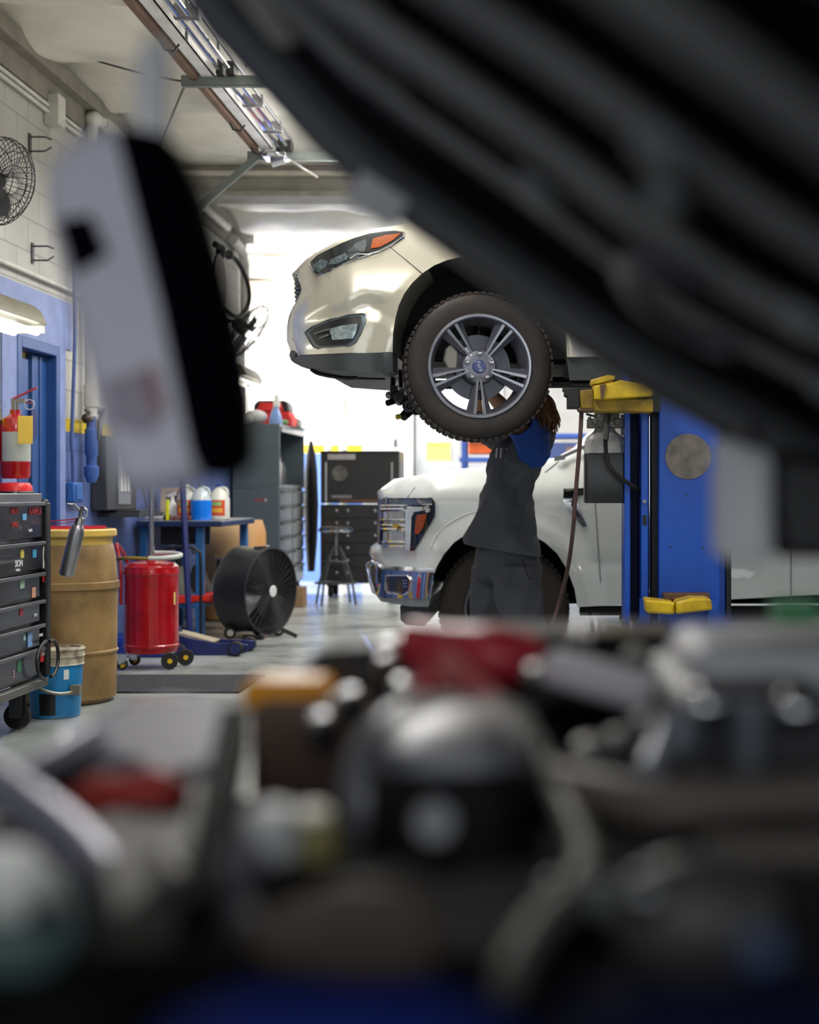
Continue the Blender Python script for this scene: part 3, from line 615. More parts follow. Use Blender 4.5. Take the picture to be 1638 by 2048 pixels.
jug(-2.88, 12.05, None, mat('cloudy_plastic', (176, 178, 170), .3), 'cloudy gallon jug with an orange red label left of the blue jug', WHITE)
jug(-2.735, 11.93, mat('blue_washer_fluid', (18, 120, 232), .15, var=.02), mat('clear_jug', (190, 200, 206), .2), 'gallon jug of bright blue fluid on the bench front edge', mat('clear_cap', (120, 130, 150), .3), lab=False)
jug(-2.63, 12.12, None, MILK, 'white gallon jug with an orange label right of the blue jug', mat('blue_cap', (50, 80, 170), .4))
tag(build('yellow_tube', MB().box(-3.0, -2.975, 11.86, 11.885, BZ+.004, BZ+.17), mat('neon_yellow', (226, 226, 30), .4), bevel=.004), 'thin neon yellow tube standing left of the jugs', 'tube')
m = MB()
for k in range(9): m.ball((-2.955+.018*k, 11.87+.015*math.sin(k*2), BZ+.022), .018, (1, 1, .9), u=10, v=8)
tag(build('plug_pile', m, mat('brown_plugs', (110, 62, 58), .5)), 'little heap of brown pieces between the yellow tube and the blue jug', 'parts')['kind'] = 'stuff'
tag(build('rag', MB().ball((-3.12, 11.98, BZ+.037), .07, (1.2, .8, .45)).ball((-3.17, 11.95, BZ+.045), .04, (.9, .7, .8)).ball((-3.07, 11.95, BZ+.028), .03, (1.2, .8, .7)), mat('white_rag', (214, 216, 220), .9, var=.1, bump=.8, bscale=14)), 'white rag crumpled on the bench top beside the wall', 'rag')
tag(build('spray_bottle', MB().lathe([(0, 0), (.045, 0), (.045, .09), (.03, .13), (.015, .16), (.015, .2), (0, .2)], (-3.02, 12.15, BZ+.004)).bar((-3.06, 12.15, BZ+.2), (-2.99, 12.15, BZ+.22), .02, .03), mat('spray_white', (226, 222, 222), .4)), 'white spray bottle among the clutter at the left of the bench', 'bottle')
t = thing('parts_box', 'beige parts box with a dark window on the bench behind the steel pole', 'box', (-3.08, 12.5, BZ+.004))
build('body', MB().box(-3.18, -2.96, 12.4, 12.6, BZ+.004, BZ+.27), mat('beige_box', (196, 176, 152), .6), t, bevel=.004)
build('window', MB().box(-3.13, -3.01, 12.396, 12.4, BZ+.12, BZ+.23), DGREY, t)
tag(build('pipe_fitting', MB().lathe([(0, 0), (.025, 0), (.028, .03), (.015, .05), (0, .05)], (-3.0, 11.9, BZ+.004)).ball((-2.985, 11.93, BZ+.03), .02), BLACK), 'small black fitting on the bench beside the neon yellow tube', 'fitting')
tag(build('red_bottle', MB().lathe([(0, 0), (.035, 0), (.035, .2), (.015, .23), (.015, .26), (0, .26)], (-2.99, 12.3, BZ+.004)), mat('red_bottle', (190, 40, 40), .35)), 'red bottle standing behind the cloudy jug', 'bottle')
# leaning blue bar
tag(build('blue_lever', MB().bar((-2.58, 10.92, .0), (-2.70, 11.15, 1.32), .035, .05), mat('lever_blue', (10, 24, 96), .4), bevel=.005), 'long blue lever bar standing in front of the workbench', 'lever')
tag(build('tubular_frame', MB().tube([(-2.95, 11.5, 0.0), (-2.95, 11.5, .62), (-2.93, 11.5, .70), (-2.85, 11.5, .73), (-2.72, 11.5, .73), (-2.66, 11.5, .70), (-2.64, 11.5, .62), (-2.64, 11.5, 0.0)], .012, 8, smooth=3), BLACK), 'black bent tube frame standing in front of the workbench', 'frame')
tag(build('power_cable', MB().tube([(-3.15, 11.7, 1.25), (-3.08, 11.65, 1.0), (-3.02, 11.6, .8), (-3.05, 11.6, .5), (-3.0, 11.6, .012)], .008, 6, smooth=6), BLACK), 'black power cable dropping from the louvred unit past the bench', 'cable')
# jack stands on the lower shelf
def stand(x, y, z, label, m_):
    t = thing('jack_stand', label, 'jack stand', (x, y, z), 'jack stands on the lower bench shelf')
    build('base', MB().prism([(x-.1, y-.09, z), (x+.1, y-.09, z), (x+.035, y-.03, z+.22), (x-.035, y-.03, z+.22)], (0, .004, 0)).prism([(x-.1, y+.09, z), (x+.1, y+.09, z), (x+.035, y+.03, z+.22), (x-.035, y+.03, z+.22)], (0, -.004, 0)).prism([(x-.1, y-.09, z), (x-.035, y-.03, z+.22), (x-.035, y+.03, z+.22), (x-.1, y+.09, z)], (.004, 0, 0)).prism([(x+.1, y-.09, z), (x+.035, y-.03, z+.22), (x+.035, y+.03, z+.22), (x+.1, y+.09, z)], (-.004, 0, 0)), m_, t)
    build('column', MB().cyl((x, y, z+.18), (x, y, z+.31), .024), BLACK, t)
    build('saddle', MB().box(x-.05, x+.05, y-.02, y+.02, z+.31, z+.325).box(x-.05, x-.035, y-.02, y+.02, z+.325, z+.35).box(x+.035, x+.05, y-.02, y+.02, z+.325, z+.35), STEEL, t)
    return t
GG = mat('worn_grey_green', (128, 134, 122), .5, var=.2)
stand(-2.94, 12.02, .338, 'grey green jack stand at the left of the lower shelf', GG)
stand(-2.83, 12.25, .338, 'dark grey jack stand in the middle of the lower shelf', DGREY)
stand(-2.72, 12.55, .276, 'pale jack stand at the right of the lower shelf beside the blue leg', GREYM)
tag(build('red_tray', MB().box(-3.05, -2.60, 11.87, 12.35, .276, .29).box(-3.05, -2.60, 11.87, 11.9, .276, .335).box(-2.78, -2.60, 11.85, 12.3, .29, .335).box(-2.96, -2.82, 11.82, 11.88, .276, .336), mat('tray_red', (226, 48, 34), .35), bevel=.01), 'bright red plastic tray under the jack stands on the lower shelf', 'tray')
tag(build('funnel', MB().lathe([(.03, 0), (.032, .1), (.01, .16), (.0, .16)], (-2.76, 12.05, .338)), mat('salmon', (206, 120, 96), .5)), 'small salmon coloured bottle between the jack stands', 'bottle')
# fibre drum, red bucket behind the bench
tag(build('fibre_drum', MB().lathe([(0, .002), (.27, .002), (.29, .02), (.31, .45), (.30, .8), (.27, .9), (0, .9)], (-2.84, 13.62, 0)), mat('orange_tan_drum', (206, 168, 122), .6, var=.2, col2=(190, 120, 36), scale=1.6)), 'tan and orange drum standing behind the workbench', 'drum')
t = thing('red_bucket', 'red plastic bucket with white lettering between bench and drum fan', 'bucket', (-2.76, 13.2, .3))
c = (-2.50, 12.85, .28)
c = (-2.5, 12.75, 0)
build('stool_box', MB().box(-2.62, -2.38, 12.62, 12.88, 0, .26), mat('cardboard', (150, 120, 88), .8), t)
build('bucket', MB().lathe([(0, .262), (.115, .262), (.135, .58), (.145, .58), (.145, .64), (.135, .645), (.13, .63), (.0, .62)], c), mat('bucket_red', (186, 20, 36), .35), t)
build('lettering', MB().text('HA', (-2.485, 12.622, .5), .07).text('RE', (-2.485, 12.626, .42), .06), mat('faded_lettering', (206, 110, 116), .5), t, flat=True)
# ---- floor jack
NV = mat('jack_navy', (26, 38, 96), .38, var=.12)
jy = 10.72; t = thing('floor_jack', 'low navy blue floor jack lying between the oil drainer and the drum fan', 'floor jack', (-2.3, jy, 0))
def jp(px, py, y=jy): return W(px, py, y)
for dy in (-.13, .13):
    pr = [jp(352, 1262, jy), jp(385, 1272, jy), jp(440, 1282), jp(478, 1283), jp(503, 1285), jp(503, 1300), jp(478, 1308), jp(400, 1308), jp(352, 1300)]
    build('side_plate', MB().prism([p+Vector((0, dy-.006, 0)) for p in pr], (0, .012, 0)), NV, t, bevel=.004)
build('cover', MB().prism([jp(360, 1262)+Vector((0, -.1, 0)), jp(385, 1268)+Vector((0, -.1, 0)), jp(435, 1281)+Vector((0, -.1, 0)), jp(430, 1287)+Vector((0, -.1, 0)), jp(360, 1270)+Vector((0, -.1, 0))], (0, .2, 0)), mat('jack_beige_top', (172, 160, 138), .45), t, label='scuffed beige top plate')
def roller(n, px, r, dy, par, m_=NV):
    c = Vector(((px-CX)*jy/F, jy+dy, r)); o = build(n, MB().lathe([(0, -.03), (r*.8, -.03), (r, -.022), (r, .022), (r*.8, .03), (0, .03)], c, (0, 1, 0), 28), RUBBER, par)
    build('hub', MB().lathe([(0, -.034), (r*.72, -.034), (r*.72, .034), (0, .034)], c, (0, 1, 0), 24), m_, o); return o
roller('roller', 482, .052, -.18, t); roller('roller', 488, .052, .18, t)
roller('wheel', 372, .042, -.18, t); roller('wheel', 366, .042, .18, t)
build('handle_socket', MB().cyl(jp(366, 1285), jp(352, 1255), .03).cyl(jp(352, 1255), jp(348, 1235), .016), NV, t)
# ---- drum fan
fc = Vector((-2.165, 11.86, .37)); R_ = .338; ax = Vector((math.sin(math.radians(64)), -math.cos(math.radians(64)), -.03)).normalized()
t = thing('drum_fan', 'large black drum fan on small wheels in front of the grey tool cabinet', 'fan', (fc.x, fc.y, 0))
FB = mat('fan_black', (40, 40, 43), .42, .2)
build('housing', MB().lathe([(R_+.008, -.30), (R_+.002, -.29), (R_-.006, -.2), (R_-.006, -.1), (R_, -.01), (R_+.01, 0), (R_-.004, .004), (R_-.016, -.1), (R_-.014, -.3)], fc, ax, 64), FB, t)
q = Vector((0, 0, 1)).rotation_difference(ax)
def fp(r, a, z): return fc+q@Vector((r*math.cos(a), r*math.sin(a), z))
m = MB()
for k in range(34): m.tube([fp(R_*(.1+.3*j)*1.0, 2*PI*k/34, .01-.008*j) for j in range(4)], .0016, 4, caps=False)
for r in [R_*(.12+.045*j) for j in range(20)]: m.tube([fp(r, 2*PI*k/40, .012-.012*r/R_) for k in range(41)], .0014, 4, caps=False)
build('grille', m, mat('grille_wire', (58, 58, 60), .4, .4), t, fixn=False)
build('rear_grille', MB().lathe([(R_*.2, -.29), (R_, -.285)], fc, ax, 40, caps=False), mat('rear_dark', (34, 34, 36), .6), t, fixn=False)
for k in range(3):
    a = 2*PI*k/3+.5; rings = []
    for j in range(7):
        rr = R_*(.16+.125*j); wd = 1.0-.05*j; ring = [fp(rr, a+s*wd/2, -.14+zz) for s, zz in ((-1, -.06), (-.4, -.03), (.4, .03), (1, .06))]
        rings.append(ring+[p+ax*.004 for p in ring[::-1]])
    build('blade', MB().loft(rings), mat('blade_steel', (86, 88, 92), .35, .5), t)
build('motor', MB().lathe([(0, -.26), (.07, -.25), (.08, -.16), (.05, -.1), (0, -.09)], fc, ax), FB, t)
build('hub_badge', MB().lathe([(0, .014), (.042, .014), (.046, .018), (.04, .024), (0, .026)], fc, ax), mat('badge_white', (226, 228, 228), .4), t, label='round white centre badge')
top = fc+Vector((0, 0, R_))
build('carry_handle', MB().bar(top+Vector((-.03, .01, .0))-ax*.12, top+Vector((-.0, 0, .012))-ax*.03, .05, .02), STEEL, t, bevel=.006)
sidev = ax.cross(Vector((0, 0, 1))).normalized()
for s, z in ((.20, -.25), (-.16, -.25), (-.16, -.05)):
    c = fc+ax*z+sidev*s; c.z = .047
    wq = build('wheel', MB().lathe([(0, -.014), (.035, -.016), (.047, -.012), (.047, .012), (.035, .016), (0, .014)], c, (.4, -1, 0), 24), RUBBER, t)
    build('wheel_hub', MB().lathe([(0, -.02), (.026, -.02), (.026, .02), (0, .02)], c, (.4, -1, 0), 20), mat('hub_cream', (200, 198, 188), .4, .4), wq)
c = fc+ax*(-.02)+sidev*.17
build('foot', MB().bar((c.x-.1, c.y+.02, .02), (c.x+.06, c.y, .02), .05, .03).bar((fc.x+.08, fc.y-.0, .07), (fc.x+.2, fc.y+.02, .012), .03, .03), BLACK, t)
build('stand', MB().bar((fc-ax*.25+sidev*.2)+Vector((0, 0, -.3)), (fc-ax*.25-sidev*.18)+Vector((0, 0, -.3)), .03, .03).bar((fc-ax*.05+sidev*.16)+Vector((0, 0, -.3)), (fc-ax*.05-sidev*.18)+Vector((0, 0, -.3)), .03, .03), BLACK, t)

# ================================================================ grey tool cabinet with a hutch
GC = mat('cabinet_slate', (88, 100, 106), .38, .1, var=.05)
x0, x1, y0, y1 = -3.22, -2.735, 15.45, 17.1
t = thing('tool_cabinet', 'tall slate grey tool cabinet with open hutch behind the drum fan', 'cabinet', ((x0+x1)/2, (y0+y1)/2, 0))
y1 = 16.15+.9
build('side_panel', MB().box(x0, x1, y0, y0+.03, .16, 1.20).box(x0, x1, y0, y0+.03, 1.225, 1.86), GC, t, bevel=.005)
build('body', MB().box(x0, x1-.02, y0+.03, y1, .16, 1.2), mat('cabinet_dark', (52, 60, 66), .4), t)
build('hutch_back', MB().box(x0, x0+.05, y0+.03, y1, 1.2, 1.86).box(x0, x1, y1-.03, y1, 1.2, 1.86).box(x0, x1, y0+.03, y1, 1.83, 1.86).box(x0, x1-.01, y0+.03, y1, 1.2, 1.23), GC, t)
build('seam_trim', MB().box(x0, x1+.004, y0-.004, y0+.0, 1.205, 1.222), STEEL, t)
for k, (a, c) in enumerate(((1.02, 1.17), (.86, 1.0), (.70, .84), (.54, .68), (.38, .52), (.19, .36))):
    for (ya, yb) in ((y0+.05, y0+.78), (y0+.82, y1-.04)):
        d = build('drawer', MB().box(x1-.02, x1, ya, yb, a, c), mat('drawer_slate', (58, 68, 76), .35, .2), t, bevel=.004)
        build('drawer_pull', MB().box(x1, x1+.02, ya+.01, yb-.01, c-.022, c-.006), BLACK, d)
for (yy) in (y0+.12, y1-.12):
    for xx in (x0+.08, x1-.08):
        build('caster', MB().lathe([(0, -.025), (.06, -.025), (.066, 0), (.06, .025), (0, .025)], (xx, yy, .066), (0, 1, 0), 20).box(xx-.04, xx+.04, yy-.04, yy+.04, .12, .165), RUBBER, t)
lt = build('label_stripes', MB().box(-3.12, -3.05, y0-.003, y0-.0, 1.0, 1.05), GC, t)
for k in range(6): build('stripe', MB().bar((-2.985+k*.021, y0-.003, 1.06), (-2.977+k*.021, y0-.003, 1.085), .012, .002, up=(0, 1, 0)), REDP if k < 5 else WINK, lt)
build('work_light_bar', MB().box(x1-.03, x1+.02, y0+.03, y1-.03, 1.78, 1.83), STEEL, t)
for (yy, r, h, m_) in ((y0+.3, .05, .42, CHROME), (y0+.55, .04, .3, STEEL), (y0+.75, .035, .25, DGREY)):
    tag(build('steel_flask', MB().lathe([(0, 0), (r, 0), (r, h*.7), (r*.5, h*.82), (r*.5, h), (0, h)], (x1-.1, yy, 1.231)), m_), {.05: 'shiny tall steel canister', .04: 'shorter steel canister', .035: 'small dark canister'}[r]+' standing in the cabinet hutch', 'canister')
tz = 1.861
tb = thing('tool_bag', 'red and black tool bag on top of the grey cabinet', 'bag', (-2.98, 16.3, tz))
rg = mat('red_fabric', (224, 44, 40), .6, var=.1)
build('bag_body', MB().loft([[Vector((-2.98+sx*.24*k, 16.35+sy*.18*k, tz+z)) for sx, sy in ((-1, -1), (1, -1), (1, 1), (-1, 1))] for k, z in ((1, 0), (1.05, .08), (.95, .15), (.7, .19))]), rg, tb, bevel=.02)
build('bag_top', MB().loft([[Vector((-2.96+sx*.2*k, 16.35+sy*.16*k, tz+z)) for sx, sy in ((-1, -1), (1, -1), (1, 1), (-1, 1))] for k, z in ((1, .15), (.95, .24), (.75, .29))]), BLACK, tb, bevel=.02)
build('bag_panel', MB().prism([(-3.12, 16.17, tz+.17), (-2.82, 16.17, tz+.17), (-2.85, 16.20, tz+.26), (-3.08, 16.20, tz+.26)], (0, -.01, 0)), rg, tb)
t2 = thing('spray_bottle', 'blue and white spray bottle standing before the red bag', 'bottle', (-2.80, 15.6, tz))
build('bottle', MB().lathe([(0, 0), (.07, 0), (.06, .08), (.035, .15), (.02, .19), (0, .19)], (-2.80, 15.6, tz)), mat('spray_blue', (120, 156, 216), .3), t2)
build('spray_head', MB().lathe([(0, .18), (.035, .18), (.035, .27), (.02, .31), (0, .31)], (-2.79, 15.6, tz)), WHITE, t2)
tag(build('plastic_bag', MB().ball((-3.02, 15.62, tz+.075), .115, (1.1, .9, .65)).ball((-3.08, 15.55, tz+.05), .07, (1, .8, .7)), mat('white_crumpled_bag', (236, 236, 236), .3, bump=1, bscale=16)), 'crumpled white plastic bag on the front corner of the grey cabinet', 'bag')
tag(build('green_cloth', MB().ball((-2.78, 15.85, tz+.03), .06, (1.2, 1, .5)), mat('green_cloth', (110, 160, 100), .8)), 'small green cloth between the spray bottle and the black case', 'cloth')
tag(build('black_case', MB().box(-2.86, -2.74, 16.6, 16.95, tz, tz+.12), BLACK, bevel=.03), 'small black case at the right end of the cabinet top', 'case')
tag(build('top_tray', MB().box(-2.715, -2.60, 16.0, 16.45, tz-.03, tz-.01), STEEL), 'thin steel tray sticking out from the cabinet top', 'tray')
tag(build('black_jacket', MB().loft([[Vector((-2.67+w_*math.cos(a)*.36, 17.12+.075*math.sin(a), z)) for a in [2*PI*k/12 for k in range(12)]] for z, w_ in ((.25, .12), (.6, .2), (1.0, .24), (1.4, .2), (1.6, .14), (1.74, .04))]), mat('black_cloth', (14, 14, 18), .8, bump=.3, bscale=6)), 'black jacket hanging in the gap between the grey cabinet and the black chest', 'jacket')
tag(build('cardboard_box', MB().box(-2.62, -2.42, 15.0, 15.25, 0, .2), mat('cardboard', (150, 120, 88), .8), bevel=.004), 'small cardboard box on the floor at the foot of the grey cabinet', 'box')

# ================================================================ black tool chest and stool
x0, x1, y0, y1 = -2.45, -1.59, 16.35, 16.95
t = thing('tool_chest', 'black double-stacked tool chest standing before the far wall', 'tool chest', ((x0+x1)/2, 16.65, 0))
BK = mat('chest_black', (32, 33, 35), .4, coat=.1)
build('lower_body', MB().box(x0, x1, y0, y1, .16, 1.02), BK, t, bevel=.006)
build('upper_body', MB().box(x0, x1, y0+.02, y1, 1.03, 1.60), BK, t, bevel=.006)
build('lid_trim', MB().box(x0-.005, x1+.005, y0-.005, y0+.02, 1.585, 1.605), BLACK, t)
for k in range(6):
    z = .2+k*.135; d = build('drawer', MB().box(x0+.04, x1-.04, y0-.016, y0, z, z+.12), BK, t, bevel=.004)
    for xx in (x0+.18, x0+.30, x1-.26): build('drawer_knob', MB().ball((xx, y0-.024, z+.075), .02, u=12, v=8), STEEL, d)
build('pegboard_rail', MB().box(x0+.2, x1-.04, y0, y0+.012, 1.05, 1.07), mat('copper_strip', (130, 90, 70), .4, .5), t)
build('nameplate', MB().box(x0+.08, x0+.38, y0+.012, y0+.02, 1.51, 1.57), mat('silver_plate', (196, 190, 190), .35, .3), t)
build('disc', MB().lathe([(.0, .0), (.085, .0), (.085, .006), (0, .006)], (x0+.21, y0+.018, 1.36), (0, -1, 0)), mat('grey_disc', (110, 106, 102), .5, var=.3, scale=30), t)
build('nameplate', MB().box(x0+.12, x0+.34, y0+.012, y0+.02, 1.09, 1.12), STEEL, t)
for xx in (x0+.06, x1-.08): build('gas_strut', MB().cyl((xx, y0+.0, 1.05), (xx, y0+.01, 1.48), .012), CHROME, t)
for xx in (x0+.1, x1-.1):
    for yy in (y0+.1, y1-.1):
        build('caster', MB().lathe([(0, -.025), (.06, -.025), (.066, 0), (.06, .025), (0, .025)], (xx, yy, .066), (1, 0, 0), 20).box(xx-.04, xx+.04, yy-.04, yy+.04, .12, .165), RUBBER, t)
sc_ = Vector(((672-CX)*15.45/F, 15.45, 0))
t = thing('stool', 'round swivel shop stool with spread steel legs before the black chest', 'stool', sc_)
build('seat', MB().lathe([(0, .74), (.16, .74), (.175, .76), (.17, .79), (.14, .80), (0, .80)], sc_), BLACK, t)
build('seat_ring', MB().lathe([(.17, .745), (.182, .755), (.182, .77), (.17, .775)], sc_), CHROME, t)
build('spindle', MB().cyl(sc_+Vector((0, 0, .5)), sc_+Vector((0, 0, .75)), .018), STEEL, t)
for k in range(4):
    a = PI/4+k*PI/2+.3; d = Vector((math.cos(a), math.sin(a), 0))
    build('leg', MB().tube([sc_+d*.03+Vector((0, 0, .6)), sc_+d*.1+Vector((0, 0, .5)), sc_+d*.2+Vector((0, 0, .25)), sc_+d*.25+Vector((0, 0, .0))], .012, 8), DGREY, t)
build('foot_ring', MB().tube([sc_+Vector((.215*math.cos(2*PI*k/24), .215*math.sin(2*PI*k/24), .22)) for k in range(25)], .01, 6), DGREY, t)
build('upper_ring', MB().tube([sc_+Vector((.13*math.cos(2*PI*k/24), .13*math.sin(2*PI*k/24), .44)) for k in range(25)], .01, 6), DGREY, t)

# ================================================================ far wall furniture
t = thing('electrical_cabinet', 'tall white electrical cabinet with a black latch on the far wall', 'cabinet', (-2.0, 19.2, 0))
E = mat('cabinet_white', (232, 234, 232), .4, var=.02)
build('body', MB().box(-2.30, -1.66, 18.9, YF-.001, 0, 3.4), E, t, bevel=.01)
build('door', MB().box(-2.26, -1.70, 18.88, 18.9, 1.2, 2.45), E, t, bevel=.006)
build('latch', MB().box(-1.90, -1.87, 18.86, 18.88, 1.72, 1.82), DGREY, t)
build('corner_pipe', MB().cyl((-2.55, 18.95, 0), (-2.55, 18.95, 3.2), .05).cyl((-2.75, 19.0, 0), (-2.75, 19.0, 3.4), .04), PIPEW, t)
t = thing('white_locker', 'pale grey locker with a small handle right of the white electrical cabinet', 'locker', (-1.4, 19.2, 0))
E2 = mat('locker_grey', (206, 212, 216), .4, var=.03)
build('body', MB().box(-1.64, -1.20, 18.95, YF-.001, 0, 3.3), E2, t, bevel=.008)
build('handle', MB().box(-1.42, -1.36, 18.93, 18.95, 1.6, 1.64), DGREY, t)
struct('trim_8', MB().box(-1.19, -.52, 18.7, YF-.001, 0, CZ), mat('pillar_grey', (190, 192, 194), .55, var=.05))
def sign(px0, px1, py0, py1, d, label, rows=1):
    t = thing('warning_sign', label, 'sign', W((px0+px1)/2, py1, d))
    a, c = W(px0, py1, d), W(px1, py0, d)
    p = build('plate', MB().box(a.x, c.x, d, d+.006, a.z, c.z), SIGNY, t, bevel=.004)
    if rows > 1:
        build('lettering', MB().text('WARNING', ((a.x+c.x)/2, d-.002, c.z-.045), .05), mat('ochre_ink', (214, 170, 50), .6), t, flat=True)
        for k in range(4): build('text_line', MB().box(a.x+.03, c.x-.04-.02*(k % 2), d-.002, d, c.z-.095-k*.03, c.z-.088-k*.03), mat('faint_ink', (232, 206, 110), .6), t)
    return t
sign(852, 901, 884, 922, 18.69, 'large pale yellow warning sign on the grey pillar', 2)
sign(797, 815, 898, 915, 18.93, 'small upper yellow sign behind the right edge of the black chest')
sign(799, 807, 945, 957, 18.93, 'tiny yellow sticker low beside the right edge of the black chest')
tag(build('wall_phone', MB().box(-1.02, -.93, 18.62, 18.69, 1.74, 1.86).box(-1.0, -.9, 18.6, 18.65, 1.71, 1.76), mat('phone_dark', (90, 78, 74), .5)), 'small dark wall phone on the grey pillar above the yellow sign', 'phone')
a, c = W(937, 908, 17.6), W(990, 880, 17.6)
tag(build('orange_bin', MB().box(a.x, c.x+.1, 17.6, 17.95, a.z, c.z), ORANGE, bevel=.01), 'bright orange bin on the blue shelf behind the mechanic', 'bin')
t = thing('storage_shelf', 'blue steel storage shelf before the far wall behind the white truck', 'shelf', (1.2, 17.8, 0))
BS = mat('shelf_blue', (52, 88, 170), .45)
for x in (-.95, 1.6, 3.6):
    for y in (17.55, 18.05): build('upright', MB().box(x-.025, x+.025, y-.025, y+.025, 0, 1.86), BS, t)
for z in (.4, 1.0, 1.56, 1.84): build('shelf_board', MB().box(-1.0, 3.65, 17.52, 18.08, z-.05, z), BS, t)
random.seed(8)
cols = [(150, 120, 100), (206, 196, 180), (120, 60, 50), (90, 110, 90), (210, 170, 150), (80, 80, 84)]
for k in range(9):
    x = .25+k*.155; h = .1+.1*random.random(); cc = cols[k % 6]
    tag(build('stock_box', MB().box(x, x+.13, 17.6, 17.85, 1.561, 1.561+h), mat('stock_%d_%d_%d' % cc, cc, .6), bevel=.004), 'small stock box on the upper shelf behind the white truck', 'box', 'stock boxes on the blue shelf')
for k in range(7):
    x = -.6+k*.24; cc = cols[(k+2) % 6]
    tag(build('stock_box', MB().box(x, x+.2, 17.6, 17.9, 1.001, 1.001+.18+.1*(k % 2)), mat('stock_%d_%d_%d' % cc, cc, .6), bevel=.004), 'bigger stock box on the middle shelf behind the white truck', 'box', 'bigger boxes on the blue shelf')
# ================================================================ vehicles
def clamp(v, a=0, b=1): return max(a, min(b, v))
def arch(cx, cy, r, a0, a1, n=14, sq=1.0):
    return [(cx+r*math.cos(math.radians(a0+(a1-a0)*k/n)), cy-r*sq*math.sin(math.radians(a0+(a1-a0)*k/n))) for k in range(n+1)]
TIRE = mat('tyre_rubber', (40, 36, 34), .7, var=.15, scale=3, col2=(62, 52, 46), bump=.06)
DARK = mat('wheel_well_black', (9, 9, 10), .85)
def tyre(c, R, rim, wdt, axis, tread=64):
    """outer face at c, body reaches back along -axis"""
    m = MB(); c = Vector(c)
    prof = [(rim, -.012), (rim+.006, .0), (rim+.35*(R-rim), .010), (rim+.7*(R-rim), .006), (R-.014, -.012), (R-.003, -.032), (R, -.05), (R, -wdt+.05), (R-.003, -wdt+.03), (R-.014, -wdt+.01), (rim, -wdt+.01)]
    m.lathe(prof, c, axis, 96, caps=False)
    q = Vector((0, 0, 1)).rotation_difference(Vector(axis).normalized())
    for k in range(tread):
        a = 2*PI*k/tread
        for z0, z1, da in ((-.02, -.07, .02), (-.085, -.15, -.02), (-.165, -wdt+.02, .02)):
            P = [c+q@Vector(((R+o)*math.cos(a+s+d_), (R+o)*math.sin(a+s+d_), z)) for o in (-.006, .0055) for s, z, d_ in ((-.033, z0, 0), (.033, z0, 0), (.033, z1, da), (-.033, z1, da))]
            v = m._v(P)
            for f in ((4, 5, 6, 7), (0, 1, 5, 4), (1, 2, 6, 5), (2, 3, 7, 6), (3, 0, 4, 7)): m._f([v[i] for i in f])
    return m
# ---------------------------------------------------------------- raised cream crossover
YS = 7.0; YC = 7.93
suv = thing('car', 'cream crossover raised high on the lift, seen from its front side', 'car', (0, YC, 1.4))
PAINT = mat('white_gold_paint', (214, 208, 190), .22, .35, var=.01, coat=.7)
CLAD = mat('grey_cladding', (60, 66, 68), .5, var=.05)
def sD(px, py, off=0.0):
    t = clamp((705-px)/120); d = YS+.42*t**2.2
    u = clamp((600-py)/150); d += .16*u**1.7
    if px > 900: d += .25*clamp((470-py)/260)            # cabin tumblehome
    # wheel arch lip standing proud
    for wx in (960, 2109):
        r = math.hypot(px-wx, (py-722)*1.0)
        if 165 < r < 212: d -= .028*math.sin(PI*(r-165)/47) if r < 190 else .028*math.cos(PI/2*(r-190)/22)*.9
    if py > 600: d += .05*math.sin(PI*clamp((py-600)/115))*clamp((px-1140)/40)
    # crease over the fog lamp
    g = (py-(660-(px-590)*.32)); d += .020*math.exp(-(g/16.0)**2)*clamp((790-px)/60)
    g = (py-(600+(px-720)*.5)); d += .016*math.exp(-(g/14.0)**2)*clamp((px-700)/40)*clamp((830-px)/40)
    return d-off
def sP(off=0.0): return lambda px, py: W(px, py, sD(px, py)-off)
fa = [(785, 706), (786, 665), (790, 640), (797, 612), (808, 588), (824, 566), (844, 547), (868, 531), (895, 520), (930, 512), (965, 510), (1000, 514), (1035, 525), (1066, 543), (1092, 567), (1112, 597), (1125, 632), (1132, 670), (1134, 714)]
ra = [(x+1149, y) for x, y in fa]
body = [(594, 540), (612, 519), (640, 501), (668, 486), (700, 471), (739, 459), (790, 451), (860, 441), (940, 430), (1010, 412), (1090, 350), (1180, 270), (1250, 222), (1340, 195), (1500, 180), (1750, 176), (2000, 182), (2200, 200), (2300, 250), (2380, 360), (2410, 420), (2425, 560), (2420, 690), (2400, 714)] + ra[::-1] + fa[::-1] + [(700, 706), (599, 710), (590, 690), (585, 670), (585, 640), (588, 618), (592, 606), (603, 588), (606, 575), (601, 558)]
m = MB().relief(body, sP(), 13, mirror=YC, sub=8, bulge=lambda p, t: Vector((-.10*math.sin(PI*t) if p.x < -.95 else 0, 0, .03*math.sin(PI*t) if p.z > 2.2 else 0)))
sb = build('body_panel', m, PAINT, suv, angle=50)
clad = [(580, 719), (600, 711), (785, 704), (786, 742), (762, 746), (700, 744), (640, 739), (604, 731), (588, 726)]
build('lower_bumper', MB().relief(clad, lambda x, y: W(x, y, sD(x, 700)-.012), 10, thick=.24), CLAD, suv)
build('chin', MB().tube([W(600, 716, 7.42), W(590, 716, 7.6)+Vector((0, 0, .015)), Vector((-1.27, YC, 1.85)), Vector((-1.16, 8.4, 1.85))], .03, 10, smooth=3), CLAD, suv)
build('sill', MB().relief([(1134, 714), (1960, 714), (1960, 752), (1140, 756)], lambda x, y: W(x, y, YS+.02), 40, thick=.15), CLAD, suv)
build('arch_cladding', MB().relief([(785, 704), (765, 704), (765, 743), (786, 743)], lambda x, y: W(x, y, sD(x, y)-.018), 12, thick=.02), mat('arch_grey', (46, 50, 54), .5), suv)
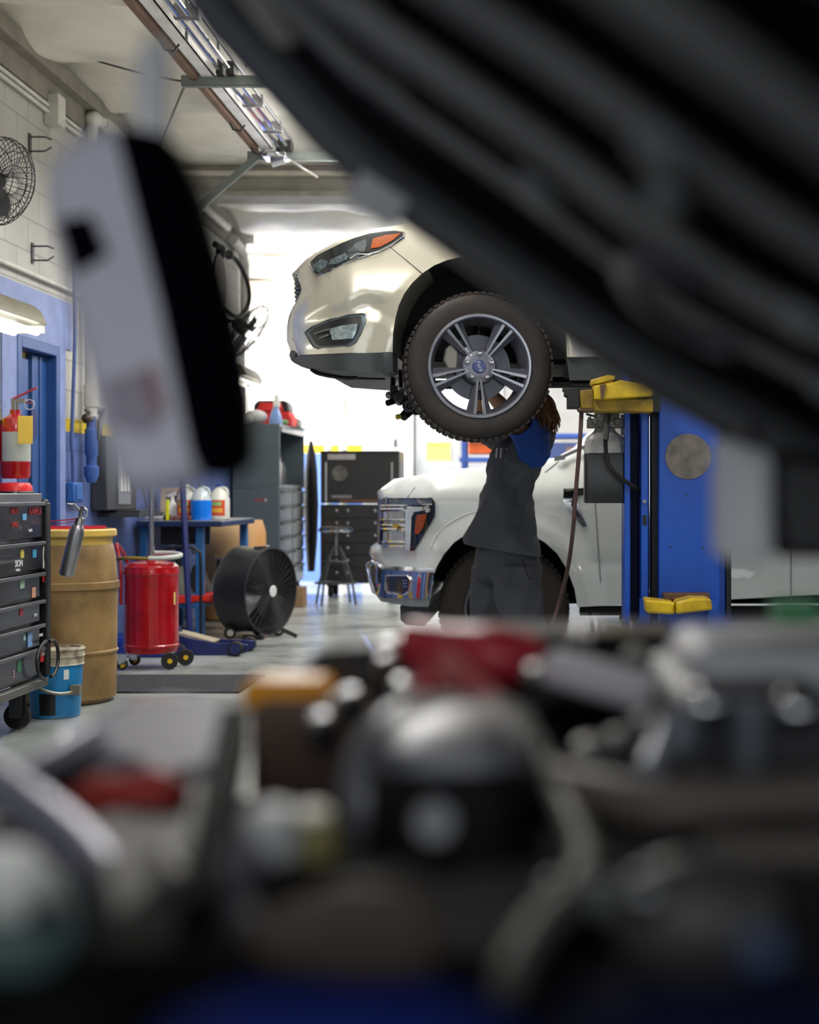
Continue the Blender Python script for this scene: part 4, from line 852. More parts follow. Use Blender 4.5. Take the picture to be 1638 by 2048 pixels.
# splitter and underbody
m = MB()
for k in range(7):
    y = 7.45+k*.16
    m.tube([W(628, 741, y), W(660, 753, y), W(700, 757, y), W(770, 758, y)], .006, 6)
m.tube([W(622, 738, 7.3), W(640, 748, 7.3), (W(690, 756, 7.3)), W(715, 755, 7.3)], .01, 8, smooth=4)
build('splitter', m.prism([W(640, 742, 7.35), W(785, 752, 7.35), W(785, 745, 7.35), W(640, 738, 7.35)], (0, 1.2, 0)), BLACK, suv)
build('underbody', MB().box(.1, 2.9, 7.2, 8.75, 1.735, 1.79).box(.12, 2.2, 7.3, 7.42, 1.68, 1.74).box(-.98, .1, 7.4, 8.7, 1.81, 1.92), DARK, suv)
# wheel housings
for w_, nm in ((fa, 0), (ra, 1149)):
    m = MB(); rings = [[W(x, y, YS+.035) for x, y in w_], [W(x, y, YS+.035)+Vector((0, .42, 0)) for x, y in w_]]
    m.loft(rings, caps=False, closed=False)
    m.prism([p+Vector((0, .42, 0)) for p in rings[0]], (0, .03, 0))
    build('wheel_housing', m, DARK, suv, fixn=False)
# headlamp
hl = [(619, 529), (623, 521), (635, 510), (657, 499), (683, 486), (708, 476), (737, 467), (763, 463), (790, 461), (808, 464), (807, 474), (782, 491), (756, 504), (732, 512), (694, 525), (659, 541), (634, 551), (628, 546)]
h = build('headlamp', MB().relief(hl, sP(.004), 7, thick=.02), mat('headlamp_dark', (50, 54, 56), .12, .2, coat=1), suv)
build('headlamp_rim', MB().tube([W(x, y, sD(x, y)-.006) for x, y in hl[9:]+[hl[0]]], .0045, 6), CHROME, h)
build('lamp_reflector', MB().relief([(657, 529), (661, 519), (690, 506), (697, 512), (693, 520), (672, 528)], sP(.008), 5, thick=.004), mat('lamp_crystal', (160, 178, 186), .1, .7, var=.3, scale=70), h)
build('lamp_reflector', MB().relief([(628, 540), (624, 531), (642, 518), (655, 523), (652, 534), (636, 545)], sP(.008), 5, thick=.004), mat('lamp_crystal', (160, 178, 186), .1, .7, var=.3, scale=70), h)
build('projector_lens', MB().relief(arch(707, 507, 13, 0, 360, 20)[:-1], sP(.010), 5, thick=.004), mat('projector', (120, 130, 136), .08, .8), h)
build('lamp_reflector', MB().relief([(702, 498), (712, 485), (732, 478), (733, 490), (729, 504), (716, 506)], sP(.009), 5, thick=.004), mat('lamp_mirror', (150, 158, 164), .08, .9), h)
build('lamp_strip', MB().tube([W(x, y, sD(x, y)-.010) for x, y in ((700, 518), (714, 508), (735, 509), (758, 503))], .004, 6), CHROME, h)
build('turn_signal', MB().relief([(741, 497), (746, 477), (770, 470), (802, 466), (786, 480), (760, 494)], sP(.009), 5, thick=.004), mat('amber_lens', (176, 78, 10), .2, coat=.6, var=.1, scale=60), h, label='amber turn signal lens')
# fog lamp
fg = [(610, 665), (622, 655), (657, 640), (697, 630), (725, 627), (731, 629), (731, 640), (721, 667), (710, 685), (697, 691), (635, 697), (627, 694), (619, 682)]
f = build('fog_lamp_bezel', MB().relief(fg, sP(.005), 7, thick=.012), mat('bezel_grey', (92, 102, 106), .35, .4), suv)
def sc_pts(pts, s, cx, cy): return [(cx+(x-cx)*s, cy+(y-cy)*s) for x, y in pts]
build('fog_recess', MB().relief(sc_pts(fg, .86, 672, 662), sP(.010), 7, thick=.003), mat('recess_black', (30, 33, 34), .5), f)
build('fog_lens', MB().relief([(658, 658), (683, 651), (715, 647), (712, 664), (706, 677), (665, 680)], sP(.016), 6, thick=.004), mat('fog_glass', (190, 206, 210), .12, .5, var=.25, scale=50, coat=.6), f)
for y0_ in (662, 673, 684): build('fog_slat', MB().bar(W(628+(y0_-662)*.6, y0_+6, sD(630, y0_)-.020), W(700 if y0_ > 680 else 656, y0_-(3 if y0_ < 680 else 0), sD(660, y0_)-.022), .006, .008), mat('slat_grey', (96, 100, 98), .4), f)
build('bezel_rim', MB().tube([W(x, y, sD(x, y)-.008) for x, y in fg+[fg[0]]], .0035, 6), mat('rim_grey', (120, 130, 134), .3, .7), f)
# grille teeth
g = build('grille', MB().relief([(597, 547), (606, 575), (595, 607), (606, 607), (618, 575), (610, 545)], lambda x, y: W(x, y, 7.48), 8, mirror=YC, sub=6, bulge=lambda p, t: Vector((-.03*math.sin(PI*t), 0, 0))), BLACK, suv)
for k in range(7):
    y = 550+k*8.6; x = 594-1.5*math.sin(PI*k/6)
    build('grille_bar', MB().tube([W(x+10, y, 7.40), W(x+1, y, 7.46), W(x-.5, y+1, 7.6), W(x+8, y+1, 7.93), W(x+22, y+1, 8.3)], .0105, 8), mat('grille_grey', (84, 90, 92), .35, .5), g)
build('grille_frame', MB().tube([W(594, 541, 7.40), W(607, 575, 7.385), W(592, 609, 7.40)], .005, 6), CHROME, g)
build('lower_grille', MB().prism([W(584, 676, 7.44), W(592, 700, 7.44), W(598, 706, 7.44), W(600, 690, 7.44)], (0, .9, 0)), BLACK, suv)
build('hood_latch', MB().prism([W(626, 510, 7.4), W(632, 505, 7.4), (W(637, 510, 7.4)), W(633, 515, 7.4)], (0, .05, 0)), DGREY, suv)
build('panel_seam', MB().tube([W(780, 494, sD(780, 494)-.0005), W(812, 520, sD(812, 520)-.0005), W(846, 548, sD(846, 548)-.0005)], .0022, 5), mat('seam_dark', (70, 66, 58), .6), suv)
build('panel_seam', MB().tube([W(1190, 712, YS+.0), W(1190, 640, sD(1190, 640)-.0005), W(1190, 450, sD(1190, 450)-.0005)], .0022, 5), mat('seam_dark', (70, 66, 58), .6), suv)
GLS = mat('car_glass', (20, 26, 30), .05, 0, coat=1)
for out in ([(1095, 400), (1180, 305), (1240, 255), (1340, 222), (1500, 212), (1500, 405)], [(1520, 212), (1780, 206), (1800, 400), (1520, 405)], [(1820, 208), (2100, 215), (2230, 262), (2260, 330), (2150, 380), (1820, 400)]):
    build('side_window', MB().relief(out, sP(.004), 30, thick=.01), GLS, suv)
# front wheel
WC = W(960, 732, 6.985); th = math.radians(9); AX = Vector((math.sin(th), -math.cos(th), 0)); R_ = .345; RR = .240
def wheel(parent, WC, AX, R_, RR, nm='tyre', detail=True, wdt=.235):
    q = Matrix.Identity(3)
    ex = Vector((-AX.y, AX.x, 0)); ex = ex if ex.x > 0 else -ex; ez = Vector((0, 0, 1))
    def P(x, z, o=0): return WC+ex*x+ez*z+AX*o      # x right, z up, o outward
    ty = build(nm, tyre(WC, R_, RR-.002, wdt, AX), TIRE, parent, angle=40)
    RIMG = mat('rim_grey_paint', (126, 126, 138), .34, .6); FACE = mat('machined_face', (172, 174, 182), .26, .85)
    m = MB().lathe([(RR, -.012), (RR+.004, .004), (RR-.004, .008), (RR-.014, .0), (RR-.022, -.03), (RR-.034, -.11), (RR-.03, -wdt+.02), (RR, -wdt+.02)], WC, AX, 72, caps=False)
    rim = build('rim_barrel', m, RIMG, ty, fixn=True)
    build('rim_lip', MB().lathe([(RR-.009, .004), (RR-.009, .0095), (RR-.001, .0105), (RR+.0035, .0075), (RR+.003, .003)], WC, AX, 72, caps=False), FACE, ty)
    fm = MB(); sm = MB()
    for k in range(5):
        a = math.radians(-90+72*k); ca, sa = math.cos(a), math.sin(a)
        def S(u, v, o): return P(u*ca-v*sa, u*sa+v*ca, o)     # u along spoke, v across
        for s in (-1, 1):
            fm.prism([S(.062, s*.004, -.030), S(.062, s*.011, -.030), S(RR-.008, s*.0315, -.004), S(RR-.008, s*.0165, -.004)], -AX*.02)
            # flared shoulder beside each bright bar
            sm.prism([S(.066, s*.010, -.036), S(.10, s*.028, -.05), S(RR*.78, s*.052, -.045), S(RR-.015, s*.064, -.028), S(RR-.012, s*.031, -.010)], -AX*.03)
        fm.tube([S(.058, .0, -.030), S(.062, .008, -.031), S(.062, -.008, -.031)], .003, 5)
        sm.prism([S(.05, -.022, -.04), S(.05, .022, -.04), S(.11, .012, -.055), S(.11, -.012, -.055)], -AX*.02)
    build('spoke_shoulder', sm, RIMG, ty); build('spoke_face', fm, FACE, ty)
    build('hub_plate', MB().lathe([(0, -.06), (.085, -.055), (.075, -.035), (.05, -.028), (.036, -.028), (0, -.028)], WC, AX, 40), RIMG, ty)
    build('brake_disc', MB().lathe([(0, -.115), (.155, -.115), (.155, -.10), (.08, -.10), (.075, -.085), (0, -.085)], WC, AX, 48), mat('brake_disc_steel', (92, 94, 100), .35, .8), ty)
    build('center_cap', MB().lathe([(0, -.018), (.029, -.018), (.033, -.03), (0, -.03)], WC, AX, 32), mat('cap_blue', (10, 42, 110), .25, coat=.5), ty, label='blue centre cap')
    rt = (ex*.35-ez*.94).normalized(); up_ = AX.cross(rt).normalized()
    tx = MB().text('Ford', (0, 0, 0), .026, right=rt, up=(rt.cross(AX)*-1), depth=.0004)
    tx.xform(Matrix.Translation(WC-AX*.0172)); build('cap_script', tx, FACE, ty, flat=True)
    for k in range(5):
        a = math.radians(90+72*k); c = P(.061*math.cos(a), .061*math.sin(a), -.03)
        build('lug_nut', MB().lathe([(0, .016), (.008, .014), (.012, .006), (.0125, -.012), (0, -.012)], c, AX, 14), CHROME, ty)
    if detail:
        build('brake_caliper', MB().prism([P(-.155, .085, -.06), P(-.125, .115, -.06), (P(-.095, .07, -.06)), P(-.10, -.01, -.06), P(-.14, -.02, -.06), P(-.165, .03, -.06)], -AX*.07), mat('caliper_grey', (148, 146, 136), .5, .4), ty, bevel=.008)
        build('valve_stem', MB().cyl(P(.0, .20, -.03), P(.0, .185, -.01), .005), BLACK, ty)
    return ty
wheel(suv, WC, AX, R_, RR)
wheel(suv, W(2109, 732, 6.99), Vector((0, -1, 0)), R_, RR, detail=False)
for x in (2109,):
    c = W(x, 732, 6.99); c.y = 2*YC-6.99
    build('tyre', tyre(c, R_, RR-.002, .235, (0, 1, 0)).lathe([(0, -.04), (RR, -.02)], c, (0, 1, 0), 40), TIRE, suv)
# suspension and hanging drive parts near the wheel
m = MB(); random.seed(5)
m.tube([W(786, 755, 7.5), W(784, 780, 7.5), W(790, 800, 7.5)], .012, 8).tube([W(800, 740, 7.45), W(802, 775, 7.45)], .01, 8)
for k in range(26):
    u = random.random(); px = 785+u*50; py = 778+u*38+random.uniform(-10, 12)
    if k % 2: m.ball(W(px, py, 7.45+.1*random.random()), .016+.014*random.random(), (1, 1, 1), u=10, v=8)
    else: m.cyl(W(px, py, 7.4), W(px+random.uniform(-10, 10), py+random.uniform(-8, 8), 7.6), .010+.012*random.random(), seg=10)
m.cyl(W(806, 834, 7.45), W(822, 818, 7.5), .022, .026).cyl(W(775, 806, 7.45), W(795, 800, 7.5), .016).box(W(812, 0, 7.5).x, W(838, 0, 7.5).x, 7.42, 7.7, W(0, 826, 7.5).z, W(0, 804, 7.5).z)
kn = build('steering_knuckle', m, mat('oily_black_metal', (30, 30, 31), .28, .6, var=.3, scale=30), suv)
build('yellow_plug', MB().cyl(W(793, 834, 7.44), W(800, 833, 7.45), .013), mat('plug_yellow', (196, 184, 66), .4), kn)
build('control_arm', MB().bar(W(900, 770, 7.45), W(1000, 765, 8.0), .05, .04).bar(W(830, 770, 7.4), W(1090, 757, 7.5), .06, .03).cyl(W(955, 600, 7.35), W(960, 720, 7.35), .03).cyl(WC+Vector((0, .22, 0)), WC+Vector((0, 1.4, 0)), .025), BLACK, suv)
build('exhaust', MB().tube([W(1090, 765, 7.7), W(1250, 765, 7.9), W(1500, 765, 7.95), W(2200, 765, 8.0)], .03, 10), BLACK, suv)

# ---------------------------------------------------------------- white pickup
TD = 9.45; TC = TD+1.0
trk = thing('pickup_truck', 'white pickup truck with chrome grille and bumper behind the mechanic', 'truck', (1.5, TC, 0))
TW = mat('truck_white', (226, 230, 228), .2, 0, var=.01, coat=.8)
def tD(px, py):
    t = clamp((872-px)/118); d = TD+.55*t**2.0
    if py < 1000: d += .22*clamp((1000-py)/90)**1.6*clamp((1300-px)/200)
    if px > 1100: d += .30*clamp((915-py)/170)
    for wx in (1010, 2134):
        r = math.hypot(px-wx, py-1212)
        if 140 < r < 195: d -= .045*math.cos(PI/2*clamp((r-158)/37, -1, 1))
    d += .012*math.exp(-((py-1126-(px-1208)*.03 if px < 1500 else 99)/7.0)**2)
    return d
def tP(off=0.0): return lambda px, py: W(px, py, tD(px, py)-off)
fa = [(866, 1172), (867, 1150), (874, 1132), (888, 1108), (908, 1085), (930, 1070), (958, 1060), (990, 1056), (1025, 1058), (1060, 1068), (1090, 1085), (1115, 1108), (1135, 1140), (1149, 1178), (1155, 1214)]
ra = [(2134-144+(x-866), y) for x, y in fa]
body = [(768, 984), (778, 974), (799, 962), (827, 953), (870, 945), (925, 938), (1000, 930), (1080, 922), (1112, 917), (1150, 895), (1200, 845), (1250, 795), (1300, 765), (1400, 745), (1600, 738), (1780, 745), (1850, 800), (1880, 900), (1890, 915), (2560, 905), (2570, 960), (2572, 1180), (2560, 1200)] + [(ra[-1][0]+2, 1205)] + ra[::-1] + fa[::-1] + [(868, 1136), (772, 1132), (760, 1125), (754, 1111), (757, 1096), (768, 1088), (770, 1000)]
build('body_panel', MB().relief(body, tP(), 15, mirror=TC, sub=8, bulge=lambda p, t: Vector((-.10*math.sin(PI*t) if p.x < -.85 else 0, 0, .02*math.sin(PI*t) if p.z > 1.2 else 0))), TW, trk, angle=50)
# chrome bumper
bp = [(740, 1132), (746, 1126), (752, 1126), (762, 1138), (868, 1146), (864, 1180), (860, 1198), (770, 1196), (752, 1190), (746, 1165)]
bpb = build('front_bumper', MB().relief(bp, tP(.02), 9, mirror=TC, sub=8, bulge=lambda p, t: Vector((-.08*math.sin(PI*t), 0, 0)) if p.x < -.9 else Vector()), CHROME, trk)
build('bumper_valance', MB().relief([(752, 1190), (860, 1196), (857, 1214), (820, 1213), (762, 1203)], tP(.012), 9, mirror=TC, sub=6), mat('valance_silver', (158, 168, 170), .35, .3), bpb)
build('fog_pocket', MB().relief([(772, 1152), (815, 1153), (820, 1160), (817, 1180), (808, 1186), (776, 1182)], tP(.03), 8, thick=.02), mat('pocket_dark', (34, 36, 46), .3, coat=.5), bpb)
for k in range(3): build('pocket_slat', MB().bar(W(806, 1161+k*6, tD(806, 1160)-.038), W(815, 1161+k*6, tD(815, 1160)-.038), .01, .008), CHROME, bpb)
build('pocket_rim', MB().tube([W(x, y, tD(x, y)-.034) for x, y in ((772, 1152), (770, 1180), (776, 1186), (808, 1188), (818, 1181), (821, 1160), (815, 1152), (772, 1152))], .006, 6), CHROME, bpb)
build('end_cap', MB().relief([(740, 1134), (746, 1128), (750, 1138), (748, 1160), (752, 1184), (744, 1164)], tP(.03), 6, thick=.03), DGREY, bpb)
build('air_dam', MB().prism([W(800, 1212, 9.72), W(858, 1214, 9.72), W(857, 1244, 9.72), W(848, 1254, 9.72), W(812, 1250, 9.72), W(801, 1240, 9.72)], (0, 1.4, 0)), DGREY, trk)
# grille and lamps
gr = build('grille', MB().relief([(760, 996), (812, 996), (812, 1098), (768, 1094), (759, 1090)], tP(-.03), 9, mirror=TC, sub=8, bulge=lambda p, t: Vector((-.06*math.sin(PI*t), 0, 0))), mat('grille_black', (16, 18, 30), .15, coat=.5), trk)
for (y, hh) in ((1012, 7), (1019, 9), (1040, 5), (1051, 8), (1059, 9), (1084, 6), (1092, 5)):
    build('grille_bar', MB().tube([W(811, y, tD(811, y)-.015), W(785, y, tD(785, y)-.02), W(764, y, tD(764, y)-.02), W(768, y, tD(760, y)+.35), W(790, y, TC)], hh*.0016, 8), CHROME, gr)
build('grille_upright', MB().tube([W(775, 1022, tD(775, 1020)-.02), W(776, 1082, tD(775, 1080)-.02)], .009, 8), CHROME, gr)
build('grille_reflection', MB().box(W(790, 0, 9.8).x, W(800, 0, 9.8).x, tD(795, 1050)-.04, tD(795, 1050)-.02, W(0, 1056, 9.7).z, W(0, 1048, 9.7).z), mat('amber_reflection', (210, 170, 60), .3), gr)  # amber reflection in the grille, put in as a coloured block
hl = build('headlamp', MB().relief([(768, 996), (864, 996), (870, 1004), (870, 1032), (828, 1102), (808, 1101), (808, 1022), (768, 1018)], tP(.006), 8, thick=.02), mat('truck_lamp_dark', (40, 46, 52), .12, .2, coat=1), trk)
build('running_light', MB().relief([(810, 1020), (822, 1014), (852, 1013), (852, 1020), (828, 1024), (823, 1034), (820, 1101), (809, 1101)], tP(.016), 6, thick=.006), mat('drl_white', (214, 222, 228), .25, coat=.5), hl)
build('running_light', MB().relief([(778, 999), (862, 999), (866, 1010), (780, 1010)], tP(.016), 6, thick=.006), mat('drl_grey', (140, 150, 160), .15, .6), hl)
build('lamp_chrome', MB().tube([W(x, y, tD(x, y)-.018) for x, y in ((769, 1018), (772, 1013), (806, 1014), (846, 1016), (858, 1012))], .007, 6).tube([W(x, y, tD(x, y)-.022) for x, y in ((834, 999), (846, 1008), (864, 1008))], .007, 6).tube([W(x, y, tD(x, y)-.018) for x, y in ((769, 1018), (761, 1014), (761, 998), (768, 995), (864, 996))], .005, 6), CHROME, hl)
build('projector_lens', MB().ball(W(855, 1019, tD(855, 1019)-.012), .02, (1, .5, 1)), CHROME, hl)
build('turn_signal', MB().relief([(833, 1030), (854, 1028), (846, 1056), (836, 1069), (829, 1067)], tP(.014), 5, thick=.004), mat('amber_lens', (176, 78, 10), .2, coat=.6, var=.1, scale=60), hl, label='amber turn signal lens')
# fender vent, seams, windows
v = build('fender_vent', MB().relief([(1127, 977), (1169, 976), (1167, 990), (1152, 992), (1158, 1016), (1174, 1052), (1166, 1054), (1134, 1016), (1126, 1000)], tP(.014), 6, thick=.02), CHROME, trk)
build('vent_insert', MB().relief([(1148, 981), (1168, 980), (1166, 987), (1147, 990), (1150, 1010), (1164, 1040), (1154, 1032), (1142, 1010)], tP(.02), 5, thick=.008), BLACK, v)
for pts in ([(1190, 1000), (1196, 1090), (1205, 1215)], [(1192, 1000), (1190, 925), (1180, 900)], [(1582, 925), (1582, 1213)], [(1090, 945), (1118, 922)], [(830, 975), (815, 995)]):
    build('panel_seam', MB().tube([W(x, y, tD(x, y)-.0005) for x, y in pts], .003, 5), mat('truck_seam', (110, 114, 114), .6), trk)
build('fender_crease', MB().tube([W(x, y, tD(x, y)+.002) for x, y in ((862, 1096), (876, 1068), (900, 1046), (930, 1030), (960, 1022))], .008, 8, smooth=4), TW, trk)
for out in ([(1165, 895), (1215, 845), (1265, 800), (1310, 780), (1400, 768), (1400, 905), (1170, 912)], [(1420, 767), (1600, 758), (1600, 905), (1420, 905)], [(1620, 758), (1770, 765), (1830, 815), (1850, 900), (1620, 905)]):
    build('side_window', MB().relief(out, tP(.006), 25, thick=.01), GLS, trk)
build('wiper_cowl', MB().bar(W(1118, 917, TD+.12), W(1170, 893, TD+.12), .03, .02).bar(W(1108, 918, TD+.1), W(1130, 914, TD+.1), .03, .03), mat('cowl_grey', (150, 156, 160), .3, .3), trk)
for w_ in (fa, ra):
    m = MB(); r0 = [W(x, y, TD+.045) for x, y in w_]
    m.loft([r0, [p+Vector((0, .5, 0)) for p in r0]], caps=False, closed=False); m.prism([p+Vector((0, .5, 0)) for p in r0], (0, .03, 0))
    build('wheel_housing', m, DARK, trk, fixn=False)
build('running_board', MB().box(W(1160, 0, TD).x, W(1960, 0, TD).x, TD+.03, TD+.2, W(0, 1232, TD).z, W(0, 1216, TD).z).box(W(1245, 0, TD).x, W(1950, 0, TD).x, TD+.1, TD+.4, W(0, 1250, TD).z, W(0, 1225, TD).z), DARK, trk)
build('chassis', MB().box(-.6, 4.3, TD+.4, TD+1.6, .42, .6), DARK, trk)
for cx_ in (1007, 2131):
    c = W(cx_, 1221, TD+.0); c.z = .415; c.y = TD+.02; RT, RI = .412, .245
    ty = build('tyre', tyre(c, RT, RI, .27, (0, -1, 0), 60), TIRE, trk)
    m = MB().lathe([(RI, -.01), (RI+.004, .006), (RI-.012, .0), (RI-.04, -.08), (0, -.09)], c, (0, -1, 0), 48, caps=False)
    build('rim', m, mat('truck_rim', (112, 114, 120), .25, .8), ty)
    m = MB()
    for k in range(6):
        a = 2*PI*k/6+.3; e = Vector((math.cos(a), 0, math.sin(a))); m.bar(c+e*.05+Vector((0, .03, 0)), c+e*(RI-.015)+Vector((0, .005, 0)), .05, .03, up=(0, 1, 0))
    build('spoke', m.lathe([(0, .0), (.06, -.005), (.075, -.04), (0, -.05)], c, (0, -1, 0), 24), CHROME, ty)
    for k in range(6):
        a = 2*PI*k/6; build('lug_nut', MB().cyl(c+Vector((.085*math.cos(a), .03, .085*math.sin(a))), c+Vector((.085*math.cos(a), -.002, .085*math.sin(a))), .012, seg=8), CHROME, ty)
    c2 = c.copy(); c2.y = 2*TC-c.y
    build('tyre', tyre(c2, RT, RI, .27, (0, 1, 0), 60).lathe([(0, -.04), (RI, -.02)], c2, (0, 1, 0), 32), TIRE, trk)

# ================================================================ two-post lift
lift = thing('car_lift', 'blue two-post car lift with yellow arms holding up the cream car', 'lift', (.65, 6.6, 0))
LD = 6.6; s_ = LD/F
def lx(px, d=LD): return (px-CX)*d/F
def lz(py, d=LD): return H+(CY-py)*d/F
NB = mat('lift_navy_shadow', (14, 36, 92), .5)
build('column', MB().box(lx(1318), lx(1440), LD, LD+.02, 0, 3.7).box(lx(1318), lx(1330), LD+.02, LD+.36, 0, 3.7).box(lx(1436), lx(1452), LD+.02, LD+.36, 0, 3.7), LBLUE, lift, bevel=.004)
build('column_flange', MB().box(lx(1452), lx(1458), LD-.0, LD+.34, 0, 3.7).box(lx(1458), lx(1474), LD+.2, LD+.34, 0, 2.2), mat('flange_dark', (22, 24, 34), .4), lift, bevel=.004)
build('column_channel', MB().box(lx(1250), lx(1262), LD+.05, LD+.30, 0, 3.7).box(lx(1283), lx(1297), LD+.02, LD+.30, 0, 3.7), LBLUE, lift, bevel=.003)
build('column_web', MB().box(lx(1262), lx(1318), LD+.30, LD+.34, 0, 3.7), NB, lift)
build('channel_gap_shade', MB().box(lx(1307), lx(1318), LD+.1, LD+.2, .3, 3.4), BLACK, lift)  # black strip stands for the shade in the channel gap
build('hydraulic_rod', MB().cyl((lx(1302.5), LD+.12, .3), (lx(1302.5), LD+.12, 3.2), .010), CHROME, lift)
build('base_plate', MB().box(lx(1230), lx(1490), LD-.08, LD+.45, 0, .02), LBLUE, lift)
build('bolt', MB().cyl((lx(1289), LD+.02, lz(1003)), (lx(1289), LD+.005, lz(1003)), .008), STEEL, lift)
build('slot', MB().box(lx(1286), lx(1293), LD+.012, LD+.022, lz(1050), lz(1030)), BLACK, lift)
c = Vector((lx(1376), LD-.001, lz(913)))
build('round_patch', MB().lathe([(0, 0), (.100, 0), (.100, .004), (0, .004)], c, (0, -1, 0), 48), mat('worn_grey_patch', (122, 114, 108), .6, var=.2, scale=18, bump=.1), lift, label='round worn grey patch')
for (x, y) in ((1374, 990), (1341, 1093), (1406, 1094)): build('bolt', MB().cyl((lx(x), LD, lz(y)), (lx(x), LD-.006, lz(y)), .004, seg=8), DGREY, lift)
# lift arm under the sill
AY = 6.42
def prism_px(pts, d, dy): return MB().prism([W(x, y, d) for x, y in pts], (0, dy, 0))
build('carriage', MB().box(lx(1299), lx(1317), LD-.12, LD+.3, lz(826), lz(560)), mat('carriage_dark', (40, 38, 34), .5), lift)
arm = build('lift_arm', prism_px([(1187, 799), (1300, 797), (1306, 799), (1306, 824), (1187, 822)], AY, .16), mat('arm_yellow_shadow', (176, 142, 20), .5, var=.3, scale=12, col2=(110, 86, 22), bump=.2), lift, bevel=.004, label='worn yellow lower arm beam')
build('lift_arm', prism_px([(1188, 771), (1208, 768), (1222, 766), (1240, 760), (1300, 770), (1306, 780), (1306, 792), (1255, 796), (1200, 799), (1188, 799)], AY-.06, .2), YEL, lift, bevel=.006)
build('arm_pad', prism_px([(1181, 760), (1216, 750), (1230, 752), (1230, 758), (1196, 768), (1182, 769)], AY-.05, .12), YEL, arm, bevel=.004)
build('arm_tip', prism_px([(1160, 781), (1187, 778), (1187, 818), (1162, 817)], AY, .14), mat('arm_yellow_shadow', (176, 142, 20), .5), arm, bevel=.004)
build('arm_tube', prism_px([(1128, 776), (1160, 776), (1160, 816), (1134, 816), (1134, 793), (1128, 790)], AY+.02, .12), mat('arm_tube_black', (22, 20, 18), .5), arm, bevel=.003)
build('lock_plate', prism_px([(1155, 817), (1187, 817), (1187, 822), (1160, 822)], AY-.01, .16).prism([W(1200, 770, AY-.075), W(1212, 768, AY-.075), W(1207, 798, AY-.075), W(1202, 798, AY-.075)], (0, .02, 0)), mat('rust_brown', (92, 64, 48), .6), arm)
build('arm_head', MB().bar(W(1205, 775, 6.6), Vector((.28, 7.08, 1.60)), .09, .07), YEL, arm)
build('sill_pad', MB().cyl((.28, 7.08, 1.63), (.28, 7.08, 1.675), .06), RUBBER, arm)
# far side arm and post
x_, y_ = lx(1318), 9.12
# the second post stands beyond the right rear of the bay, hidden from the camera by this one
# low yellow arm brackets on the column
bk = build('arm_bracket', MB().prism([W(1291, 1199, 6.35), W(1350, 1205, 6.35), W(1350, 1229, 6.35), W(1293, 1227, 6.35)], (0, .2, 0)), YEL, lift, bevel=.01)
build('arm_bracket', MB().prism([W(1353, 1204, 6.33), W(1386, 1196, 6.33), W(1422, 1197, 6.33), (W(1426, 1220, 6.33)), W(1352, 1229, 6.33)], (0, .22, 0)), YEL, lift, bevel=.01)
build('bracket_plate', MB().box(lx(1328, 6.5), lx(1420, 6.5), 6.5, 6.6, lz(1200, 6.5), lz(1187, 6.5)), mat('rust_brown', (92, 64, 48), .6), lift, bevel=.004)
for px in (1290, 1426): build('bracket_leg', MB().box(lx(px, 6.5)-.02, lx(px, 6.5)+.02, 6.5, 6.58, 0, lz(1200, 6.5)), LBLUE, lift)
# pump unit hanging on the column
PU = thing('hydraulic_pump', 'pump unit with white neck and square black tank fixed to the blue lift post', 'pump', W(1208, 1007, 6.75))
pd = 6.78
def pp(px, py, d=pd): return W(px, py, d)
cx_ = (pp(1168, 0).x+pp(1250, 0).x)/2; hw = (pp(1250, 0).x-pp(1168, 0).x)/2
def sqr(w_, z, r=.3): return [Vector((cx_+w_*sx, pd+w_*sy, z)) for sx, sy in ((-1, -1+r), (-1+r, -1), (1-r, -1), (1, -1+r), (1, 1-r), (1-r, 1), (-1+r, 1), (-1, 1-r))]
z_ = lambda py: pp(0, py).z
build('tank', MB().loft([sqr(hw*.97, z_(1006), .12), sqr(hw, z_(1000), .12), sqr(hw, z_(910), .12), sqr(hw*.98, z_(907), .12)]), mat('tank_black', (40, 42, 44), .3, var=.3, scale=8), PU, bevel=.003)
build('reservoir_neck', MB().loft([sqr(hw*.96, z_(907), .2), sqr(hw*.96, z_(885), .3), sqr(hw*.86, z_(874), .4), sqr(hw*.55, z_(864), .5), sqr(hw*.45, z_(855), .5)]), mat('reservoir_white', (190, 188, 184), .35, var=.15, scale=12), PU)
m = MB().box(cx_-hw*.85, cx_+hw*.9, pd-.07, pd+.07, z_(856), z_(838)).box(cx_-hw*.5, cx_+hw*.7, pd-.05, pd+.05, z_(838), z_(826))
for k in range(7): m.cyl((cx_-hw*.75+k*.025, pd-.072, z_(838+8*(k % 2))), (cx_-hw*.75+k*.025, pd-.09, z_(838+8*(k % 2))), .008+.004*(k % 3), seg=10)
build('valve_block', m, mat('valve_grey', (112, 112, 104), .4, .5, var=.3, scale=20), PU, bevel=.003)
build('lever', MB().bar(pp(1190, 833), pp(1172, 828), .012, .01), BLACK, PU)
build('hose', MB().tube([pp(1217, 828, 6.68), pp(1214, 850, 6.66), pp(1211, 885, 6.64), pp(1216, 925, 6.62), pp(1235, 950, 6.60), pp(1262, 970, 6.62), pp(1286, 985, 6.70)], .0095, 8, smooth=6), RUBBER, PU)
build('hose_fitting', MB().cyl(pp(1214, 848, 6.66), pp(1211, 880, 6.645), .013), STEEL, PU)
build('mount', MB().box(cx_+hw*.9, lx(1256), pd-.03, pd+.03, z_(1000), z_(980)), GREYM, PU)
build('mount', MB().box(cx_+hw*.8, lx(1256), pd-.03, pd+.03, z_(870), z_(830)), GREYM, PU)
